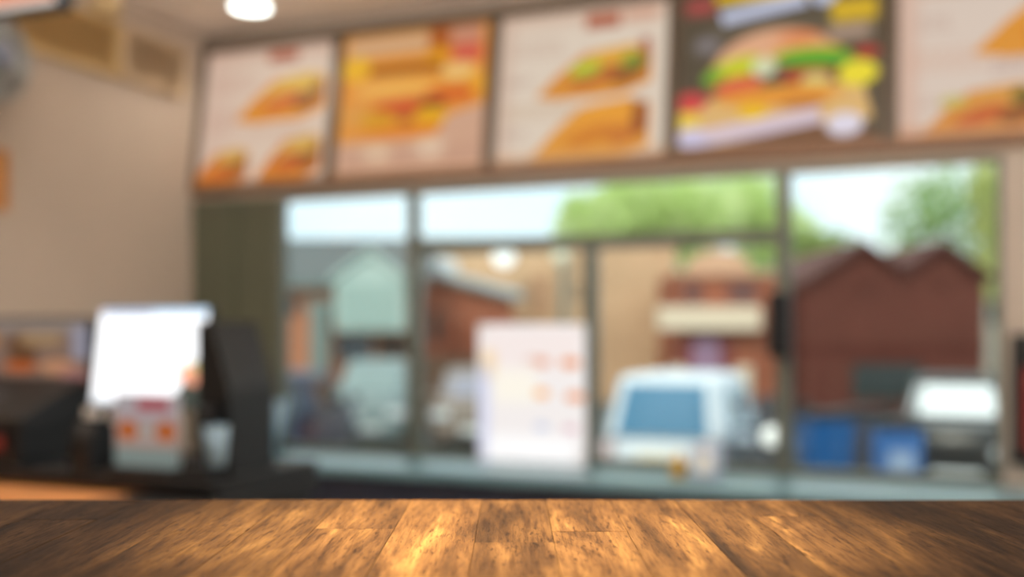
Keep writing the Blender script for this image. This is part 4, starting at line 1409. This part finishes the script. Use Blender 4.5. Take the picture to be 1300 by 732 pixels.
# wheelie bins
def bin_(label, px, d, body, rz=0.0, h=1.05, w=0.56, sticker=False):
    r = thing('wheelie_bin', label, 'bin', G(px, d), (0, 0, rz), 'wheelie bins in the street')
    a, b = w / 2 * .82, w / 2
    m = MB().loft([[(-a, -a, 0.08), (a, -a, 0.08), (a, a, 0.08), (-a, a, 0.08)], [(-b, -b, h - .08), (b, -b, h - .08), (b, b * 1.1, h - .08), (-b, b * 1.1, h - .08)]])
    m.build('bin_body', body, r)
    MB().rbox(-b - .03, b + .03, -b - .04, b * 1.1 + .05, h - .08, h - .035, .012).rbox(-b + .03, b - .03, -b + .02, b, h - .035, h, .012).build('lid', M['black'], r)
    MB().tube([(-b, b * 1.1 + .08, h - .1), (b, b * 1.1 + .08, h - .1)], 0.018).build('handle', M['black'], r)
    for sx in (-1, 1):
        MB().lathe([(0.04, -0.03), (0.1, -0.03), (0.1, 0.03), (0.04, 0.03)], 16, (sx * a, a, 0.1), 'x').build('wheel', RUB, r)
    if sticker: MB().box(-a * .7, a * .7, -b - .012, -b * .93, h * .5, h * .72).build('sticker', mat('pale_sticker', C(150, 170, 200), .5), r)
    return r
BLU = mat('blue_bin_plastic', C(14, 92, 156), 0.45, var=0.05)
bin_('bright blue wheelie bin with black lid, left one of the two blue bins', 1047, 13.0, BLU, 0.1)
bin_('blue wheelie bin with black lid beside the black car', 1138, 11.2, mat('mid_blue_plastic', C(56, 110, 176), 0.45, var=0.05), -0.15, h=1.1, w=0.46, sticker=True)
bin_('grey wheelie bin standing between the two blue bins', 1093, 14.2, mat('grey_bin_plastic', C(86, 88, 98), 0.5), 0.0, 1.0)
# low planter in front of the bins
pl = thing('planter_box', 'low brown planter box with yellowed plants before the bins', 'planter', G(1088, 9.7))
MB().rbox(-0.5, 0.5, -0.15, 0.15, 0, 0.42, 0.02).build('box', mat('dark_green_box', C(60, 70, 64), 0.6), pl)
lv, lf = [], []
rnd2 = random.Random(5)
for i in range(160):
    x, y = rnd2.uniform(-.45, .45), rnd2.uniform(-.12, .12)
    hgt, lx, ly, w_ = rnd2.uniform(.08, .2), rnd2.uniform(-.06, .06), rnd2.uniform(-.06, .06), .012
    n0 = len(lv)
    lv += [(x - w_, y, .4), (x + w_, y, .4), (x + lx, y + ly, .42 + hgt)]
    lf.append((n0, n0 + 1, n0 + 2))
fo = MB().add(lv, lf).build('plants', mat('yellowed_leaves', C(150, 126, 56), 0.7, var=.3), pl)
fo['kind'] = 'stuff'

# scooter, facing the viewer
sc = thing('motor_scooter', 'black motor scooter with round white headlight facing the window', 'scooter', G(965, 10.6), (0, 0, math.radians(6)))
BP = mat('black_scooter_paint', C(46, 50, 58), 0.35, var=.1)
for y in (-0.62, 0.62):
    MB().lathe([(0.12, -0.05), (0.22, -0.055), (0.25, -0.02), (0.25, 0.02), (0.22, 0.055), (0.12, 0.05)], 24, axis='x').build('wheel', RUB, sc, loc=(0, y, 0.25))
MB().tube([(0, -0.62, 0.25), (0, -0.5, 0.6), (0, -0.4, 1.0)], 0.04).build('fork', M['black_m'], sc)
def sl(z, w, y): return [(w * math.cos(t) , y + 0.1 * math.sin(t), z) for t in [2 * math.pi * i / 16 for i in range(16)]]
m = MB().loft([sl(.28, .2, -.4), sl(.5, .27, -.42), sl(.75, .29, -.42), sl(.95, .2, -.38), sl(1.02, .16, -.36)]); m.smooth = True
m.build('leg_shield', BP, sc)
m = MB().loft([sl(.92, .1, -.42), sl(1.0, .2, -.42), sl(1.1, .21, -.42), sl(1.17, .14, -.4)]); m.smooth = True
m.build('handlebar_cowl', BP, sc)
MB().lathe([(0.001, -0.13), (0.07, -0.12), (0.1, -0.09), (0.1, 0.0)], 24, (-0.06, -0.44, 1.03), 'y').build('headlight', mat('lit_headlight', C(240, 240, 236), .3, emit=(1, .98, .94, 1), estr=.7), sc)
MB().tube([(-0.36, -0.3, 1.1), (0, -0.38, 1.08), (0.36, -0.3, 1.1)], 0.02).build('handlebar', M['black_m'], sc)
for sx in (-1, 1):
    mm = MB().tube([(sx * .25, -.33, 1.1), (sx * .33, -.34, 1.28)], .008).build('mirror_stem', M['black_m'], sc)
    MB().lathe([(0.001, -.012), (.06, -.01), (.065, .01), (.001, .015)], 16, (sx * .34, -.34, 1.32), 'y').build('mirror', M['black'], mm)
MB().loft([[(-.2, -.45, 1.12), (.2, -.45, 1.12), (.2, -.44, 1.12), (-.2, -.44, 1.12)], [(-.17, -.37, 1.42), (.17, -.37, 1.42), (.17, -.36, 1.42), (-.17, -.36, 1.42)]]).build('windshield', mat('smoked_screen', C(60, 58, 62), .15), sc)
MB().rbox(-.16, .16, -.35, .2, .24, .32, .03).build('footboard', BP, sc)
def sb(y, w, z0, z1): return [(w * math.cos(t), y, (z0 + z1) / 2 + (z1 - z0) / 2 * math.sin(t)) for t in [2 * math.pi * i / 16 for i in range(16)]]
m = MB().loft([sb(.1, .14, .3, .6), sb(.25, .2, .3, .74), sb(.6, .2, .4, .78), sb(.95, .1, .6, .76)]); m.smooth = True
m.build('rear_body', BP, sc)
MB().rbox(-.15, .15, .05, .85, .74, .84, .04).build('seat', M['black'], sc)
